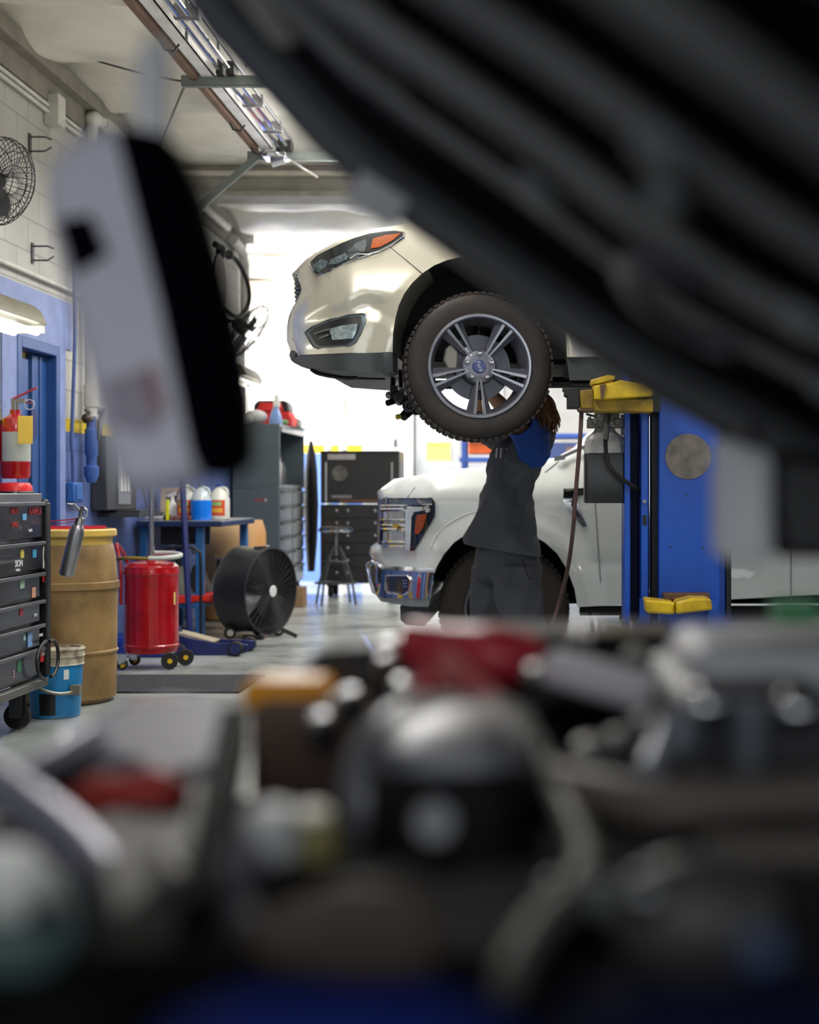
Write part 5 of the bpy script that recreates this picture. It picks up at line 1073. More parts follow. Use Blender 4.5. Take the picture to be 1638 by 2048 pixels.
# air hose
ah = MB().tube([W(1163, 824, 6.5), W(1160, 880, 6.5), W(1152, 980, 6.55), W(1146, 1060, 6.6), W(1135, 1140, 6.75), W(1120, 1200, 6.9), W(1104, 1256, 6.9), W(1090, 1350, 6.9), W(1080, 1440, 6.9), Vector((-.1, 6.8, .012)), Vector((-.4, 6.7, .012))], .0095, 8, smooth=6)
tag(build('air_hose', ah, mat('rusty_hose', (92, 66, 60), .5, var=.2)), 'brown air hose hanging from the yellow arm down to the floor', 'hose')
# ================================================================ mechanic
man = thing('person', 'person in dark grey work shirt and trousers reaching up under the raised car', 'person', (-.2, 8.0, 0))
SKIN = mat('skin', (196, 146, 118), .5, var=.08, scale=20)
PD = 8.0
def chain(m, pts, seg=16, sm=5):       # pts: (px,py,d,r)
    m.tube([W(a, b_, c_) for a, b_, c_, r in pts], [r for *_, r in pts], seg, smooth=sm)
    for a, b_, c_, r in (pts[0], pts[-1]): m.ball(W(a, b_, c_), r, u=14, v=10)
m = MB()
chain(m, [(1014, 1120, 8, .10), (1008, 1060, 8, .10), (1013, 1000, 8, .095), (1026, 940, 8, .10), (1042, 900, 8, .10), (1060, 878, 8, .06)])
m.ball(W(1042, 905, 8.0), .12, (.75, 1.35, .6))
chain(m, [(1062, 885, 8, .058), (1066, 862, 8, .054), (1068, 838, 8, .056)])
chain(m, [(1034, 1150, 7.9, .07), (1048, 1260, 7.88, .062), (1050, 1290, 7.88, .058), (1056, 1390, 7.9, .04)])
chain(m, [(992, 1150, 8.1, .07), (975, 1260, 8.12, .062), (973, 1290, 8.12, .058), (975, 1390, 8.12, .04)])
chain(m, [(1066, 897, 7.84, .062), (1045, 866, 7.74, .052), (1025, 838, 7.64, .042)])
chain(m, [(1025, 838, 7.64, .042), (1000, 808, 7.62, .04), (968, 772, 7.6, .027)])
chain(m, [(1030, 892, 8.17, .06), (1000, 878, 8.2, .05), (970, 862, 8.2, .042)])
chain(m, [(970, 862, 8.2, .042), (962, 830, 8.15, .038), (958, 792, 8.1, .027)])
def hand(m, wr, dr, side):
    wr, dr = Vector(wr), Vector(dr).normalized(); sd = Vector(side).normalized(); nn = dr.cross(sd).normalized()
    for k in (-1.5, -.5, .5, 1.5):
        m.tube([wr, wr+dr*.05+sd*k*.014, wr+dr*.088+sd*k*.019], [.017, .017, .012], 10, smooth=3)
        L_ = .07-.006*abs(k-.3)**2-.008*(k > 1)
        m.tube([wr+dr*.085+sd*k*.019, wr+dr*(.085+L_*.5)+sd*k*.021-nn*.006, wr+dr*(.085+L_*.85)+sd*k*.021-nn*.024, wr+dr*(.085+L_*.9)+sd*k*.021-nn*.04], [.0095, .009, .0085, .0075], 8, smooth=3)
    m.tube([wr+dr*.02-sd*.015, wr+dr*.05-sd*.045-nn*.012, wr+dr*.085-sd*.052-nn*.026], [.014, .011, .009], 8, smooth=3)
hand(m, W(968, 772, 7.6), (-.45, -.05, .9), (.9, .1, .4))
hand(m, W(958, 792, 8.1), (.1, -.1, 1), (.95, .2, -.1))
# head
HC = W(1066, 822, 8.0); fwd = Vector((-.78, -.22, .58)).normalized(); up_ = Vector((.55, .0, .83)); rg_ = fwd.cross(up_).normalized(); up_ = rg_.cross(fwd).normalized()
def hp(x, y, z): return HC+rg_*x+fwd*y+up_*z
hm = MB()
hm.ball((0, 0, .012), .1, (.80, .98, 1.0)); hm.ball((0, .035, -.055), .062, (.9, .9, .95)); hm.ball((0, .068, -.085), .026, (1.1, .8, .8))
hm.tube([(0, .09, .015), (0, .112, -.018), (0, .108, -.032)], [.009, .014, .011], 8)
hm.ball((-.012, .1, -.03), .009).ball((.012, .1, -.03), .009).ball((0, .09, -.058), .018, (1.2, .5, .3)).ball((0, .088, -.068), .016, (1.1, .6, .35))
for s in (-1, 1): hm.ball((s*.083, -.005, -.01), .03, (.35, .7, 1.1)); hm.ball((s*.033, .078, .018), .02, (1.1, .5, .35))
hm.xform(Matrix(((rg_.x, fwd.x, up_.x, HC.x), (rg_.y, fwd.y, up_.y, HC.y), (rg_.z, fwd.z, up_.z, HC.z), (0, 0, 0, 1))))
me = bpy.data.meshes.new('h'); hm.bm.to_mesh(me); hm.bm.free(); m.bm.from_mesh(me); bpy.data.meshes.remove(me)
bd = build('body', m, SKIN, man)
r = bd.modifiers.new('remesh', 'REMESH'); r.mode = 'VOXEL'; r.voxel_size = .0065; r.use_smooth_shade = True
s = bd.modifiers.new('smooth', 'SMOOTH'); s.factor = .5; s.iterations = 3
for sgn in (-1, 1): build('eye', MB().ball(hp(sgn*.032, .083, .005), .012), WHITE, man)
# hair
HAIR = mat('brown_hair', (156, 112, 72), .38, var=.3, scale=60, col2=(84, 56, 36))
m = MB(); m.ball(HC-fwd*.014+up_*.016, .106, (1, 1, .98), u=28, v=18)
bmesh.ops.delete(m.bm, geom=[v for v in m.bm.verts if (v.co-HC).dot(fwd) > .045 or ((v.co-HC).dot(up_) < -.03 and (v.co-HC).dot(fwd) > -.03)], context='VERTS')
random.seed(11)
for k in range(150):
    a = random.uniform(-1.9, 1.9); e = random.uniform(-.5, 1.1)
    d = (-fwd*math.cos(a)*math.cos(e)+rg_*math.sin(a)*math.cos(e)+up_*math.sin(e)).normalized()
    p0 = HC+d*.102; ln = random.uniform(.05, .10)
    fall = Vector((.28, .0, -1)); t_ = (fall-d*fall.dot(d)).normalized()
    p1 = p0+t_*ln*.5+d*.012; p2 = p1+(t_*.3+fall*.7).normalized()*ln*.6+d*.004; p3 = p2+Vector((random.uniform(-.02, .01), random.uniform(-.01, .01), -.02))
    m.tube([p0-t_*.02, p1, p2, p3], [.005, .0055, .0035, .0012], 5, smooth=3)
build('hair', m, HAIR, man, fixn=False)
# shirt
SH = mat('charcoal_twill', (92, 95, 102), .75, var=.12, scale=5, bump=.9, bscale=9)
def clothes(rings, N=56, per=7, seed=0, wr=.006, y0=PD):
    """rings: (cx,cy,halfwidth px,half depth m,tilt px,d)"""
    out = []; n = len(rings)
    for i in range(n-1):
        for k in range(per+(i == n-2)):
            t = k/per; v = []
            p0, p1, p2, p3 = rings[max(i-1, 0)], rings[i], rings[i+1], rings[min(i+2, n-1)]
            for j in range(6): v.append(.5*((2*p1[j])+(p2[j]-p0[j])*t+(2*p0[j]-5*p1[j]+4*p2[j]-p3[j])*t*t+(3*p1[j]-p0[j]-3*p2[j]+p3[j])*t**3))
            cx, cy, hw, hd, tl, d = v; c = W(cx, cy, d); hwm = hw*d/F; ring = []
            for q in range(N):
                a = 2*PI*q/N; ca, sa = math.cos(a), math.sin(a)
                e = .86; x = math.copysign(abs(ca)**e, ca); y = math.copysign(abs(sa)**e, sa)
                z = c.z-tl*d/F*ca
                w_ = wr*(.9*math.sin(4*a+z*14+seed)+.9*(1-2*abs(math.sin(3.5*a-z*9+seed*2)))+.6*(1-2*abs(math.sin(2*a+z*17+1.3*seed))))*(.45+.55*abs(math.sin(z*3+seed)))
                ring.append(Vector((c.x+(hwm+w_*.7)*x, c.y+(hd+w_)*y, z)))
            out.append(ring)
    return out
shirt = MB().loft(clothes([(1007, 1101, 76, .175, 14, 8), (1006, 1078, 70, .172, 10, 8), (1008, 1045, 61, .165, 4, 8), (1013, 1000, 51, .16, 0, 8), (1020, 965, 50, .165, 0, 8), (1033, 930, 55, .175, -2, 8), (1043, 900, 57, .17, -6, 8), (1051, 878, 48, .14, -8, 8), (1058, 862, 33, .085, -8, 8), (1063, 853, 24, .065, -8, 8)], wr=.021), caps=False)
shb = build('shirt', shirt, SH, man, angle=70)
sl = shb.modifiers.new('cloth', 'SOLIDIFY'); sl.thickness = .004; sl.offset = 1
BLUEC = mat('royal_blue_cloth', (12, 72, 168), .7, var=.12, scale=5, bump=.12, bscale=160)
def sleeve(pts, name, m_, N=28):
    rings = []
    P = [W(a, b_, c_) for a, b_, c_, r in pts]
    mm_ = MB(); mm_.tube(P, [r for *_, r in pts], N, caps=False, smooth=6)
    for v in mm_.bm.verts: v.co += v.co.normalized().cross(Vector((0, 0, 1)))*0+Vector((0, -.004*math.sin(v.co.z*90+v.co.x*60), .003*math.sin(v.co.x*110)))
    o = build(name, mm_, m_, man, angle=70); s = o.modifiers.new('cloth', 'SOLIDIFY'); s.thickness = .004; return o
sleeve([(1066, 925, 7.88, .055), (1068, 908, 7.85, .088), (1064, 885, 7.80, .093), (1052, 864, 7.73, .082), (1038, 845, 7.66, .076)], 'blue_sleeve', BLUEC)
sleeve([(1040, 895, 8.13, .08), (1012, 884, 8.17, .075), (990, 874, 8.2, .068), (972, 866, 8.2, .064)], 'far_sleeve', SH)
build('yoke', MB().loft(clothes([(1062, 892, 38, .172, -10, 8), (1062, 878, 39, .148, -10, 8), (1064, 864, 28, .095, -8, 8), (1067, 855, 24, .07, -6, 8)], wr=.002), caps=False), BLUEC, man, label='royal blue shoulder yoke')
build('collar', MB().loft([[W(1068, y, 8)+Vector((r*math.cos(a), r*1.15*math.sin(a), 0)) for a in [2*PI*k/24 for k in range(24)]] for y, r in ((862, .075), (848, .068), (846, .072), (858, .082))], caps=False), BLUEC, man)
pk = build('pocket', MB().relief([(984, 898), (1016, 896), (1016, 925), (1000, 934), (985, 926)], lambda x, y: W(x, y, 7.875+.0016*(1016-x)), 6, thick=.006), SH, man)
for px, c_ in ((992, WINK), (1001, WINK), (1007, REDP), (1012, mat('pen_blue', (150, 180, 214), .4))):
    build('pen', MB().cyl(W(px, 916 if c_ is WINK else 903, 7.868), W(px+2, 896, 7.868), .004), c_, pk)
build('placket', MB().tube([W(1016-.42*(y-880)*.35-6, y, 7.838+.0*y) for y in (900, 930, 960)], .0025, 6), SH, man)
# trousers
PT = mat('charcoal_trouser', (78, 81, 88), .78, var=.12, scale=5, bump=.8, bscale=8)
m = MB()
m.loft(clothes([(1014, 1090, 60, .14, 0, 8), (1014, 1115, 66, .15, 0, 8), (1015, 1145, 66, .14, 0, 8), (1013, 1162, 50, .11, 0, 8)], wr=.003))
m.loft(clothes([(1034, 1130, 50, .09, 0, 7.9), (1036, 1180, 51, .098, 0, 7.88), (1043, 1230, 46, .096, 0, 7.87), (1052, 1275, 40, .092, 0, 7.87), (1055, 1340, 36, .085, 0, 7.88), (1056, 1398, 33, .08, 0, 7.9)], wr=.009, seed=2))
m.loft(clothes([(990, 1130, 46, .09, 0, 8.1), (988, 1180, 48, .1, 0, 8.08), (981, 1230, 44, .098, 0, 8.10), (975, 1275, 38, .09, 0, 8.12), (975, 1340, 34, .085, 0, 8.12), (976, 1396, 31, .08, 0, 8.12)], wr=.009, seed=4))
tr = build('trousers', m, PT, man)
r = tr.modifiers.new('remesh', 'REMESH'); r.mode = 'VOXEL'; r.voxel_size = .009; r.use_smooth_shade = True
s = tr.modifiers.new('smooth', 'SMOOTH'); s.factor = .6; s.iterations = 6
build('pocket_stitch', MB().tube([W(1044, 1119, 7.835), W(1050, 1135, 7.80), W(1056, 1152, 7.795)], .0025, 5).box(W(1056, 0, 7.8).x, W(1061, 0, 7.8).x, 7.775, 7.78, W(0, 1157, 7.8).z, W(0, 1154, 7.8).z), mat('stitch_dark', (36, 24, 28), .7), man)
for px, d in ((1050, 7.88), (970, 8.12)):
    x = (px-CX)*d/F
    build('boot', MB().loft([[Vector((x-.035+w_*math.cos(a)+o, d+h_*math.sin(a), z)) for a in [2*PI*k/20 for k in range(20)]] for z, w_, h_, o in ((.0, .15, .052, -.01), (.03, .152, .055, -.01), (.06, .135, .052, 0), (.09, .09, .05, .035), (.15, .062, .05, .055), (.2, .06, .05, .058))]), BLACK, man)

# ================================================================ black car in the foreground
fc_ = thing('car', 'black car with its hood raised and engine bay open right before the camera', 'car', (0, .95, 0))
SIL = mat('silver_body', (176, 172, 186), .5)
HB = mat('hood_underside', (132, 131, 130), .45, .1, var=.1)
EB = mat('engine_black', (10, 10, 11), .8, spec=.12)
EG = mat('engine_grey', (104, 100, 96), .45, .1)
# hood: plane z = 1.312 - .8 x, running along its own slope
HP = [(-.80, 2.10), (-.62, 1.95), (-.45, 1.77), (-.345, 1.6425), (-.305, 1.5775), (-.265, 1.535), (-.195, 1.4575), (-.13, 1.4025), (-.045, 1.3425), (.085, 1.2475), (.155, 1.2075), (.274, 1.1425), (.5, 1.03)]
def hz(x):
    for (a, za), (c, zc) in zip(HP, HP[1:]):
        if x <= c: break
    return za+(zc-za)*(x-a)/(c-a)+.055
Nn = Vector((.8, 0, 1)).normalized()
prof = [(-.80+.05*k) for k in range(26)]
HY0, HY1 = .30, 1.50
def hood_pt(x, y, off=0):
    e = min((HY1-y), (y-HY0)); drop = .0
    return Vector((x, y, hz(x)))+Nn*(off+.05-.03*max(0, (.12-e)/.12))
m = MB(); ys = [HY0+(HY1-HY0)*j/24 for j in range(25)]
m.loft([[hood_pt(x, y, .0) for y in ys]+[hood_pt(x, y, -.022) for y in ys[::-1]] for x in prof])
hood = build('hood', m, mat('hood_panel', (22, 23, 26), .6, spec=.2), fc_)
build('hood_edge_flange', MB().tube([hood_pt(x, HY1-.03, -.045) for x in prof], .026, 10), mat('edge_grey', (96, 98, 100), .4, .2), hood)
build('hood_edge_flange', MB().tube([hood_pt(x, HY0+.03, -.03) for x in prof], .02, 10), mat('edge_grey', (96, 98, 100), .4, .2), hood)
build('front_flange', MB().tube([hood_pt(-.77, y, -.03) for y in ys], .03, 10), mat('front_edge_grey', (128, 134, 134), .45, .2), hood)
for y, x0, x1, r, o in ((1.22, -.30, .30, .009, -.036), (1.0, -.30, .34, .013, -.038), (.80, -.20, .38, .010, -.036), (.62, -.24, .40, .013, -.036), (.47, -.2, .4, .009, -.036)):
    n = 9
    build('hood_rib', MB().tube([hood_pt(x0+(x1-x0)*k/n, y+.012*math.sin(k*1.3), o+(.02 if k in (0, n) else 0)) for k in range(n+1)], [r*(.8 if k in (0, n) else 1) for k in range(n+1)], 10), HB, hood)
build('hood_rib', MB().tube([hood_pt(-.24-.04*math.sin(PI*k/10), .40+.95*k/10, -.035) for k in range(11)], .024, 10, smooth=2), HB, hood)
build('hood_rib', MB().tube([hood_pt(-.36-.04*math.sin(PI*k/10), .36+1.05*k/10, -.03) for k in range(11)], .022, 10, smooth=2), HB, hood)
for (x, y, r) in ((.06, .72, .018), (.07, .80, .014), (.0, 1.04, .02), (.16, .9, .016), (.21, 1.1, .016), (.30, 1.15, .013)):
    build('hood_clip', MB().lathe([(0, 0), (r, 0), (r*.7, .01), (0, .012)], hood_pt(x, y, -.055), -Nn), mat('clip_grey', (130, 134, 136), .4), hood)
build('latch_plate', MB().bar(W(708, 372, 1.45), W(800, 432, 1.45), .012, .032, up=(0, 0, 1)), mat('sticker_pale', (250, 251, 255), .9), hood, label='pale label on the hood edge')
build('insulation_pad', MB().loft([[hood_pt(x, y, -.024) for y in (.5, .8, 1.1, 1.42)]+[hood_pt(x, y, -.03) for y in (1.42, 1.1, .8, .5)] for x in (-.12, .1, .3, .42)]), mat('pad_black', (8, 8, 12), .95, spec=.05), hood)
build('cable_loop', MB().tube([hood_pt(.13+.045*math.cos(a)-.02, 1.0+.12*math.sin(a), -.07) for a in [PI*.2+k*PI*1.3/12 for k in range(13)]], .007, 8), mat('loop_grey', (70, 70, 76), .4), hood)
# body shell
build('body_shell', MB().box(-1.1, .62, .30, .36, .28, .93).box(-.30, .62, 1.52, 1.60, .28, .96).box(-1.1, -.30, 1.52, 1.60, .28, .78).box(-1.1, .62, .36, 1.52, .28, .62).box(.58, .66, .30, 1.60, .28, 1.0).box(-1.12, -1.02, .30, 1.6, .3, .80), mat('car_black', (16, 17, 22), .3, coat=.5), fc_, bevel=.02)
build('fender', MB().prism([(-.22, 1.44, .995), (-.05, 1.44, 1.012), (.75, 1.44, 1.025), (.75, 1.44, .93), (-.24, 1.44, .93), (-.24, 1.44, .98)], (0, .18, 0)), mat('car_black', (16, 17, 22), .3, coat=.5), fc_, bevel=.015)
build('near_fender', MB().box(-.12, .0, .28, .475, .93, 1.0), mat('fender_dark_blue', (4, 40, 140), .9, spec=.05), fc_, bevel=.03, label='dark blue near fender')
build('near_fender_shaded', MB().box(-.0, .7, .28, .475, .93, 1.0), mat('fender_blue_shaded', (2, 14, 58), .9, spec=.05), fc_, bevel=.02)  # same fender in darker blue, its shade put into the colour
build('near_fender_front', MB().box(-1.1, -.12, .28, .47, .90, 1.002), mat('black_apron', (8, 8, 10), .9, spec=.05), fc_, bevel=.03)
for x, y in ((-.62, .38), (-.62, 1.5)): build('wheel', MB().lathe([(0, -.1), (.3, -.1), (.32, -.08), (.32, .08), (.3, .1), (0, .1)], (x, y+(.09 if y < 1 else -.09), .32), (0, 1, 0), 40), RUBBER, fc_)
for x, y in ((.5, .38), (.5, 1.5)): build('support', MB().box(x-.05, x+.05, y-.02, y+.02, 0, .3), BLACK, fc_)
build('rear_body', MB().prism([(.66, .3, .28), (2.4, .3, .28), (2.4, .3, 1.0), (.66, .3, 1.0)], (0, 1.3, 0)), mat('car_black', (16, 17, 22), .3, coat=.5), fc_, bevel=.03)
def E(px, py, d): return W(px, py, d)
def epart(n, m_, mt, lab=None, **k): return build(n, m_, mt, fc_, label=lab, **k)
def block(px0, px1, py0, py1, d, dep, zb=.62):
    a, c = W(px0, py0, d), W(px1, py1, d); return MB().box(a.x, c.x, d, d+dep, min(zb, c.z), a.z)
# far row
epart('orange_reservoir_cap', block(480, 652, 1362, 1420, 1.32, .07, .955), mat('orange_cap', (255, 170, 10), .4, var=.02), bevel=.01)
epart('cap_bracket', block(500, 720, 1405, 1440, 1.30, .1, .8), mat('bracket_brown', (110, 84, 70), .5), bevel=.01)
epart('red_duct', MB().tube([W(820, 1285, 1.35), W(900, 1297, 1.33), (W(990, 1312, 1.31)), W(1070, 1318, 1.32)], [.020, .022, .028, .022], 14, smooth=4), mat('red_hose', (204, 56, 70), .35), 'red duct')
epart('red_fitting', MB().tube([W(855, 1345, 1.22), W(880, 1400, 1.2)], [.016, .02], 14).tube([W(880, 1340, 1.26), W(960, 1405, 1.22), W(1000, 1420, 1.2)], [.02, .018, .012], 12), mat('red_fit', (200, 80, 86), .3))
epart('silver_pipe', MB().tube([W(1110, 1335, 1.25), W(1200, 1360, 1.22), W(1310, 1390, 1.2)], .0165, 14), mat('bright_pipe', (238, 232, 238), .4))
epart('grey_arc_hose', MB().tube([W(1335, 1360, 1.2), W(1348, 1420, 1.15), W(1325, 1490, 1.1), W(1300, 1550, 1.05)], .012, 12, smooth=4), mat('pale_hose', (160, 166, 180), .35, .2))
epart('battery_cover', block(1375, 1800, 1292, 1400, 1.12, .2, .9), mat('battery_grey', (214, 214, 218), .5, var=.05), 'light grey battery cover', bevel=.02)
epart('battery', block(1340, 1700, 1385, 1700, 1.02, .3), mat('battery_dark', (46, 44, 48), .45), bevel=.02)
epart('battery_post', MB().cyl(W(1500, 1400, 1.0), W(1495, 1620, 1.0), .014).cyl(W(1380, 1420, 1.01), W(1350, 1500, 1.01), .016), mat('post_grey', (112, 116, 124), .35, .4))
epart('terminal_bolt', MB().ball(W(1590, 1420, 1.0), .014), CHROME)
epart('terminal_bolt', MB().ball(W(1410, 1410, 1.0), .014), CHROME)
epart('green_relay', block(1555, 1640, 1205, 1250, 1.36, .05, 1.0), mat('relay_green', (70, 160, 104), .5))
for (x, y, d, r) in ((1120, 1650, 1, 0), (780, 1290, 1.42, .012), (770, 1320, 1.35, .01), (1160, 1275, 1.4, .010), (560, 1310, 1.4, 0), (1270, 1310, 1.3, .012), (810, 1370, 1.3, .014), (1075, 1345, 1.26, .014), (700, 1390, 1.3, .012), (640, 1440, 1.25, .012), (1240, 1480, 1.1, .014), (1180, 1500, 1.1, .016), (1290, 1445, 1.15, .014)):
    if r: epart('bolt_head', MB().lathe([(0, r*.5), (r*.6, r*.45), (r, 0), (r, -r*2), (0, -r*2)], W(x, y, d), (-.1, -.3, 1), 12), STEEL)
# engine cover
ec = MB(); c = W(905, 1500, 1.0)
ec.loft([[Vector((c.x+w_*math.copysign(abs(math.cos(a))**.6, math.cos(a)), 1.04+h_*math.copysign(abs(math.sin(a))**.6, math.sin(a)), z)) for a in [2*PI*k/36 for k in range(36)]] for z, w_, h_ in ((.80, .060, .10), (.90, .060, .10), (.965, .057, .096), (.972, .054, .09))])
et = MB(); et.loft([[Vector((c.x+w_*math.copysign(abs(math.cos(a))**.6, math.cos(a)), 1.04+h_*math.copysign(abs(math.sin(a))**.6, math.sin(a)), z)) for a in [2*PI*k/36 for k in range(36)]] for z, w_, h_ in ((.972, .052, .088), (.985, .050, .085), (.996, .038, .06))])
epart('engine_cover_top', et, mat('cover_top_grey', (120, 120, 126), .4, .2))
epart('engine_cover', ec, mat('cover_black', (14, 14, 16), .6, spec=.25), bevel=.004)
epart('intake_tube', MB().tube([W(740, 1680, 1.0), W(735, 1600, 1.0), W(755, 1510, 1.02), W(810, 1455, 1.06), W(900, 1440, 1.12), W(1020, 1450, 1.12)], .020, 14, smooth=5), mat('tube_grey', (118, 118, 124), .35, .3))
epart('cover_emblem', MB().lathe([(0, 0), (.013, 0), (.012, .004), (0, .005)], W(870, 1645, .905), (0, -1, .3)), mat('emblem_grey', (122, 122, 124), .4, .4))
epart('engine_block', MB().box(-.24, .02, .7, .915, .62, .93).box(-.02, .45, .55, 1.3, .62, .82).box(-.5, .5, 1.1, 1.44, .62, .86), EB, bevel=.02)
def cap(px, py, d, r, h, mt, n='reservoir_cap'):
    return epart(n, MB().lathe([(0, h), (r*.75, h*.95), (r, h*.6), (r, -h), (0, -h)], W(px, py, d), (0, -.25, 1), 24), mt)
cap(543, 1662, .88, .0165, .014, mat('cap_white', (226, 226, 226), .4)); cap(625, 1665, .90, .015, .014, mat('cap_cream', (176, 166, 110), .4))
epart('cap_base', MB().lathe([(0, 0), (.03, 0), (.034, -.1), (.034, -.25), (0, -.25)], W(580, 1735, .88)), EB)
epart('grey_bracket', MB().tube([W(500, 1700, .82), W(455, 1800, .8), W(500, 1880, .76)], [.012, .014, .012], 12, smooth=4), mat('lilac_grey', (104, 102, 112), .45, .2))
wp = MB().loft([[W(x, y, d) for x, y in ((560, 1810), (690, 1760), (820, 1770), (885, 1840), (880, 1960), (720, 1975), (560, 1950), (470, 1890))] for d in (.70, .76)])
epart('valve_cover', wp, mat('warm_grey_cover', (96, 82, 74), .5, var=.1), bevel=.01)
epart('wiring_hose', MB().tube([W(1035, 1430, 1.1), W(1060, 1490, 1.06), W(1110, 1570, 1.0), W(1150, 1650, .92), W(1175, 1730, .86), (W(1140, 1800, .8)), W(1080, 1850, .75), W(1030, 1930, .7), W(1010, 1980, .68)], [.010, .011, .010, .009, .010, .011, .009, .008, .007], 12, smooth=5), mat('dusty_hose', (112, 110, 104), .55), 'dusty grey bent hose')
epart('radiator_hose', MB().tube([W(1120, 1560, 1.0), W(1220, 1590, .95), W(1330, 1610, .92), W(1480, 1600, .92), W(1700, 1590, .92)], [.012, .015, .016, .014, .014], 12, smooth=5), mat('warm_hose', (116, 106, 98), .5))
epart('radiator_hose', MB().tube([W(1420, 1720, .84), W(1500, 1705, .84), W(1700, 1700, .84)], .011, 12, smooth=4), mat('warm_hose', (116, 106, 98), .5))
epart('alternator', MB().ball(W(1395, 1850, .76), .043, (1.05, .8, .85)), mat('alternator_grey', (92, 90, 88), .45, .2))
epart('alternator_bolt', MB().ball(W(1290, 1790, .74), .012), STEEL)
epart('alternator_bolt', MB().ball(W(1110, 1790, .8), .01), STEEL)
epart('hose_clamp', MB().ball(W(1210, 1800, .8), .012), mat('clip_grey', (130, 134, 136), .4))
epart('blue_grey_knob', MB().ball(W(1525, 1905, .62), .010), mat('knob_blue', (70, 90, 130), .4))
# front left: silver panel, headlamp, struts
epart('front_panel', MB().prism([W(150, 1500, 1.3), W(120, 1455, 1.32), (W(220, 1405, 1.34)), W(330, 1385, 1.36), W(480, 1400, 1.36), W(470, 1440, 1.3), W(430, 1530, 1.2), W(330, 1545, 1.16), W(250, 1500, 1.2)], (0, 0, -.025)), SIL, 'silver front panel', bevel=.006)
epart('headlamp', MB().prism([W(-40, 1525, 1.2), W(20, 1478, 1.25), W(130, 1440, 1.3), W(140, 1470, 1.25), W(40, 1545, 1.15), W(-30, 1570, 1.12)], (0, 0, -.03)), mat('lamp_pale', (170, 196, 190), .15, .1, coat=.8), bevel=.006)
epart('silver_strut', MB().tube([W(-60, 1530, 1.0), W(60, 1610, .98), W(160, 1690, .94), W(240, 1790, .88)], .0145, 12, smooth=4), mat('strut_silver', (150, 148, 164), .35, .4))
epart('silver_strut', MB().tube([W(-30, 1590, 1.05), W(100, 1530, 1.1), W(180, 1480, 1.16)], .014, 12), mat('strut_silver', (150, 148, 164), .35, .4))
epart('lamp_housing', MB().prism([W(-60, 1665, .82), W(70, 1680, .84), (W(150, 1760, .80)), W(170, 1840, .76), W(40, 1865, .74), W(-60, 1850, .74)], (0, 0, -.03)), mat('lamp_teal', (104, 130, 130), .4), 'pale glassy headlamp', bevel=.008)
epart('lamp_glint_edge', MB().tube([W(60, 1846, .735), W(110, 1815, .745)], .006, 8), CHROME)
epart('red_hose', MB().tube([W(150, 1605, 1.06), W(200, 1592, 1.05), (W(265, 1588, 1.04)), W(310, 1578, 1.04), W(355, 1600, 1.03)], [.010, .016, .015, .017, .013], 12, smooth=4), mat('red_hose_bright', (184, 58, 52), .45), 'red hose')
epart('inner_fender', MB().prism([W(160, 1640, .98), W(330, 1570, 1.1), W(470, 1540, 1.16), W(500, 1640, 1.0), (W(430, 1760, .86)), W(330, 1840, .78), W(200, 1830, .78)], (0, 0, -.03)), mat('inner_grey', (72, 72, 70), .6, var=.1), bevel=.008)
epart('fender_ridge', MB().tube([W(330, 1730, .9), W(350, 1790, .84)], .014, 12), mat('ridge_grey', (120, 114, 110), .5))
epart('fender_ridge', MB().tube([W(230, 1680, .98), W(310, 1620, 1.05)], .010, 10), mat('ridge_grey', (120, 114, 110), .5))
epart('black_intake', MB().prism([W(20, 1560, 1.1), W(130, 1490, 1.16), W(220, 1550, 1.08)], (0, 0, -.02)), EB)
epart('radiator_support', MB().bar(W(470, 1450, 1.2), W(400, 1850, .76), .022, .03), EB)

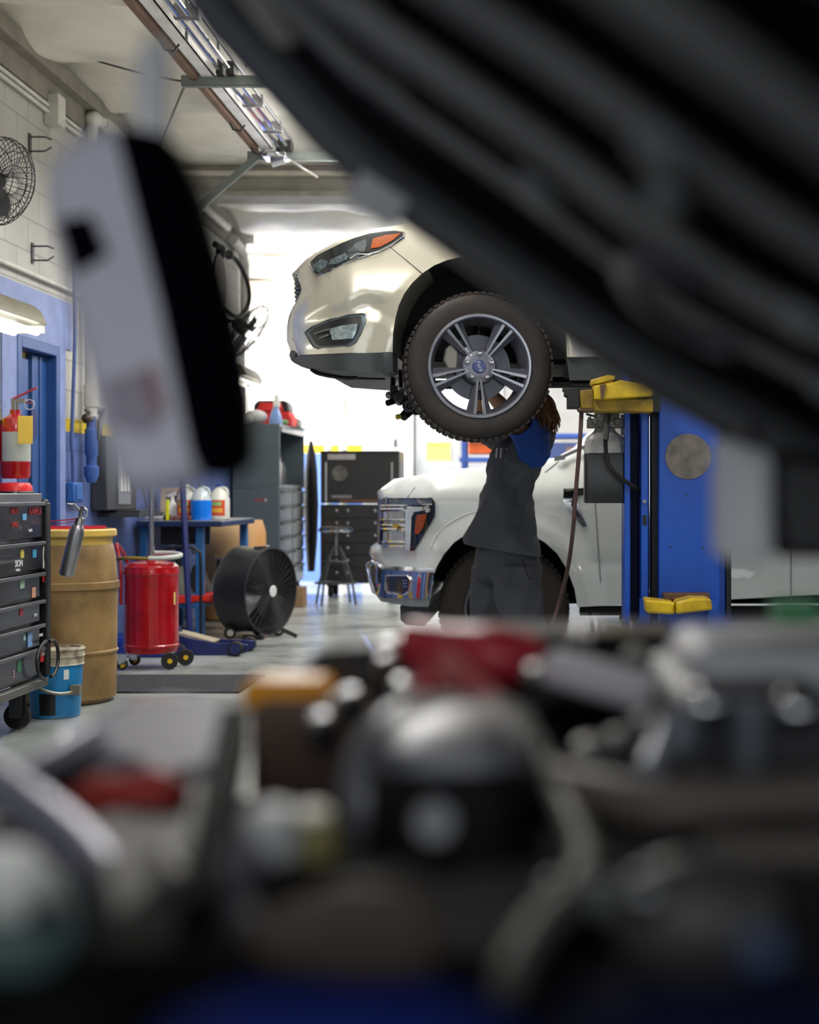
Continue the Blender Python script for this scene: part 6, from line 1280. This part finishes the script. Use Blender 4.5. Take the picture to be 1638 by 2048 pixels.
# ---------------------------------------------------------------- lamps hanging from the hood
def slab(px, d0, dy): return MB().prism([W(x, y, d0) for x, y in px], (0, dy, 0))
LDp = 1.15
t = thing('work_light', 'large pale and black work light hanging at left from the raised hood', 'work light', W(330, 980, LDp))
build('housing', slab([(82, 320), (150, 262), (225, 240), (300, 262), (372, 560), (420, 955), (290, 990), (222, 975), (150, 690), (85, 420)], LDp-.01, .04), mat('lamp_shell', (222, 219, 232), .5, var=.03), t, bevel=.014, label='pale plastic front shell')
build('rear_shell', slab([(218, 240), (330, 262), (382, 370), (455, 640), (484, 800), (486, 930), (440, 955), (400, 962), (372, 900), (310, 600)], LDp-.022, .06), mat('shell_black', (5, 6, 12), .9, spec=.05), t, bevel=.01, label='black rear shell')
build('socket', MB().prism([W(x, y, LDp-.014) for x, y in ((112, 440), (180, 428), (214, 508), (146, 548))], (0, .01, 0)), mat('shell_black', (5, 6, 12), .9, spec=.05), t)
build('lens', MB().prism([W(x, y, LDp-.014) for x, y in ((205, 760), (280, 740), (320, 840), (290, 870), (225, 850))], (0, .008, 0)), mat('lens_pink_grey', (150, 138, 156), .3), t)
build('sticker', MB().prism([W(x, y, LDp-.0145) for x, y in ((285, 735), (305, 733), (330, 825), (312, 828))], (0, .008, 0)), mat('sticker_rust', (160, 96, 84), .5), t)
build('hook', MB().loft([[W(cx+hw*c_, y, LDp)+Vector((0, .006*s_, 0)) for c_, s_ in ((-1, -1), (1, -1), (1, 1), (-1, 1))] for cx, y, hw in ((303, 275, 34), (302, 180, 33), (306, 110, 31), (312, 84, 24))]), mat('hook_white', (250, 249, 252), .5), t, bevel=.003)
xx = W(312, 0, LDp).x
build('hang_wire', MB().tube([W(312, 94, LDp), W(312, 20, LDp), Vector((xx, LDp, hz(xx)+.02))], .0012, 6), mat('thin_wire', (150, 150, 150), .4, .5), t)
t = thing('work_light', 'white and black work light hanging at right under the hinge end of the hood', 'work light', W(1500, 1130, 1.25))
build('housing', slab([(1432, 870), (1550, 905), (1550, 1128), (1432, 1118)], 1.24, .04), mat('lamp_white', (240, 240, 244), .5, var=.02), t, bevel=.008)
build('front_panel', slab([(1478, 905), (1530, 920), (1530, 1105), (1470, 1100)], 1.236, .006), mat('panel_white', (240, 240, 240), .3, var=.02), t, bevel=.004)
build('rear_shell', slab([(1552, 895), (1690, 920), (1690, 1120), (1552, 1118)], 1.245, .05), BLACK, t, bevel=.01)
build('hook', MB().tube([W(1500, 900, 1.26), W(1500, 840, 1.26)], .008, 10), BLACK, t)
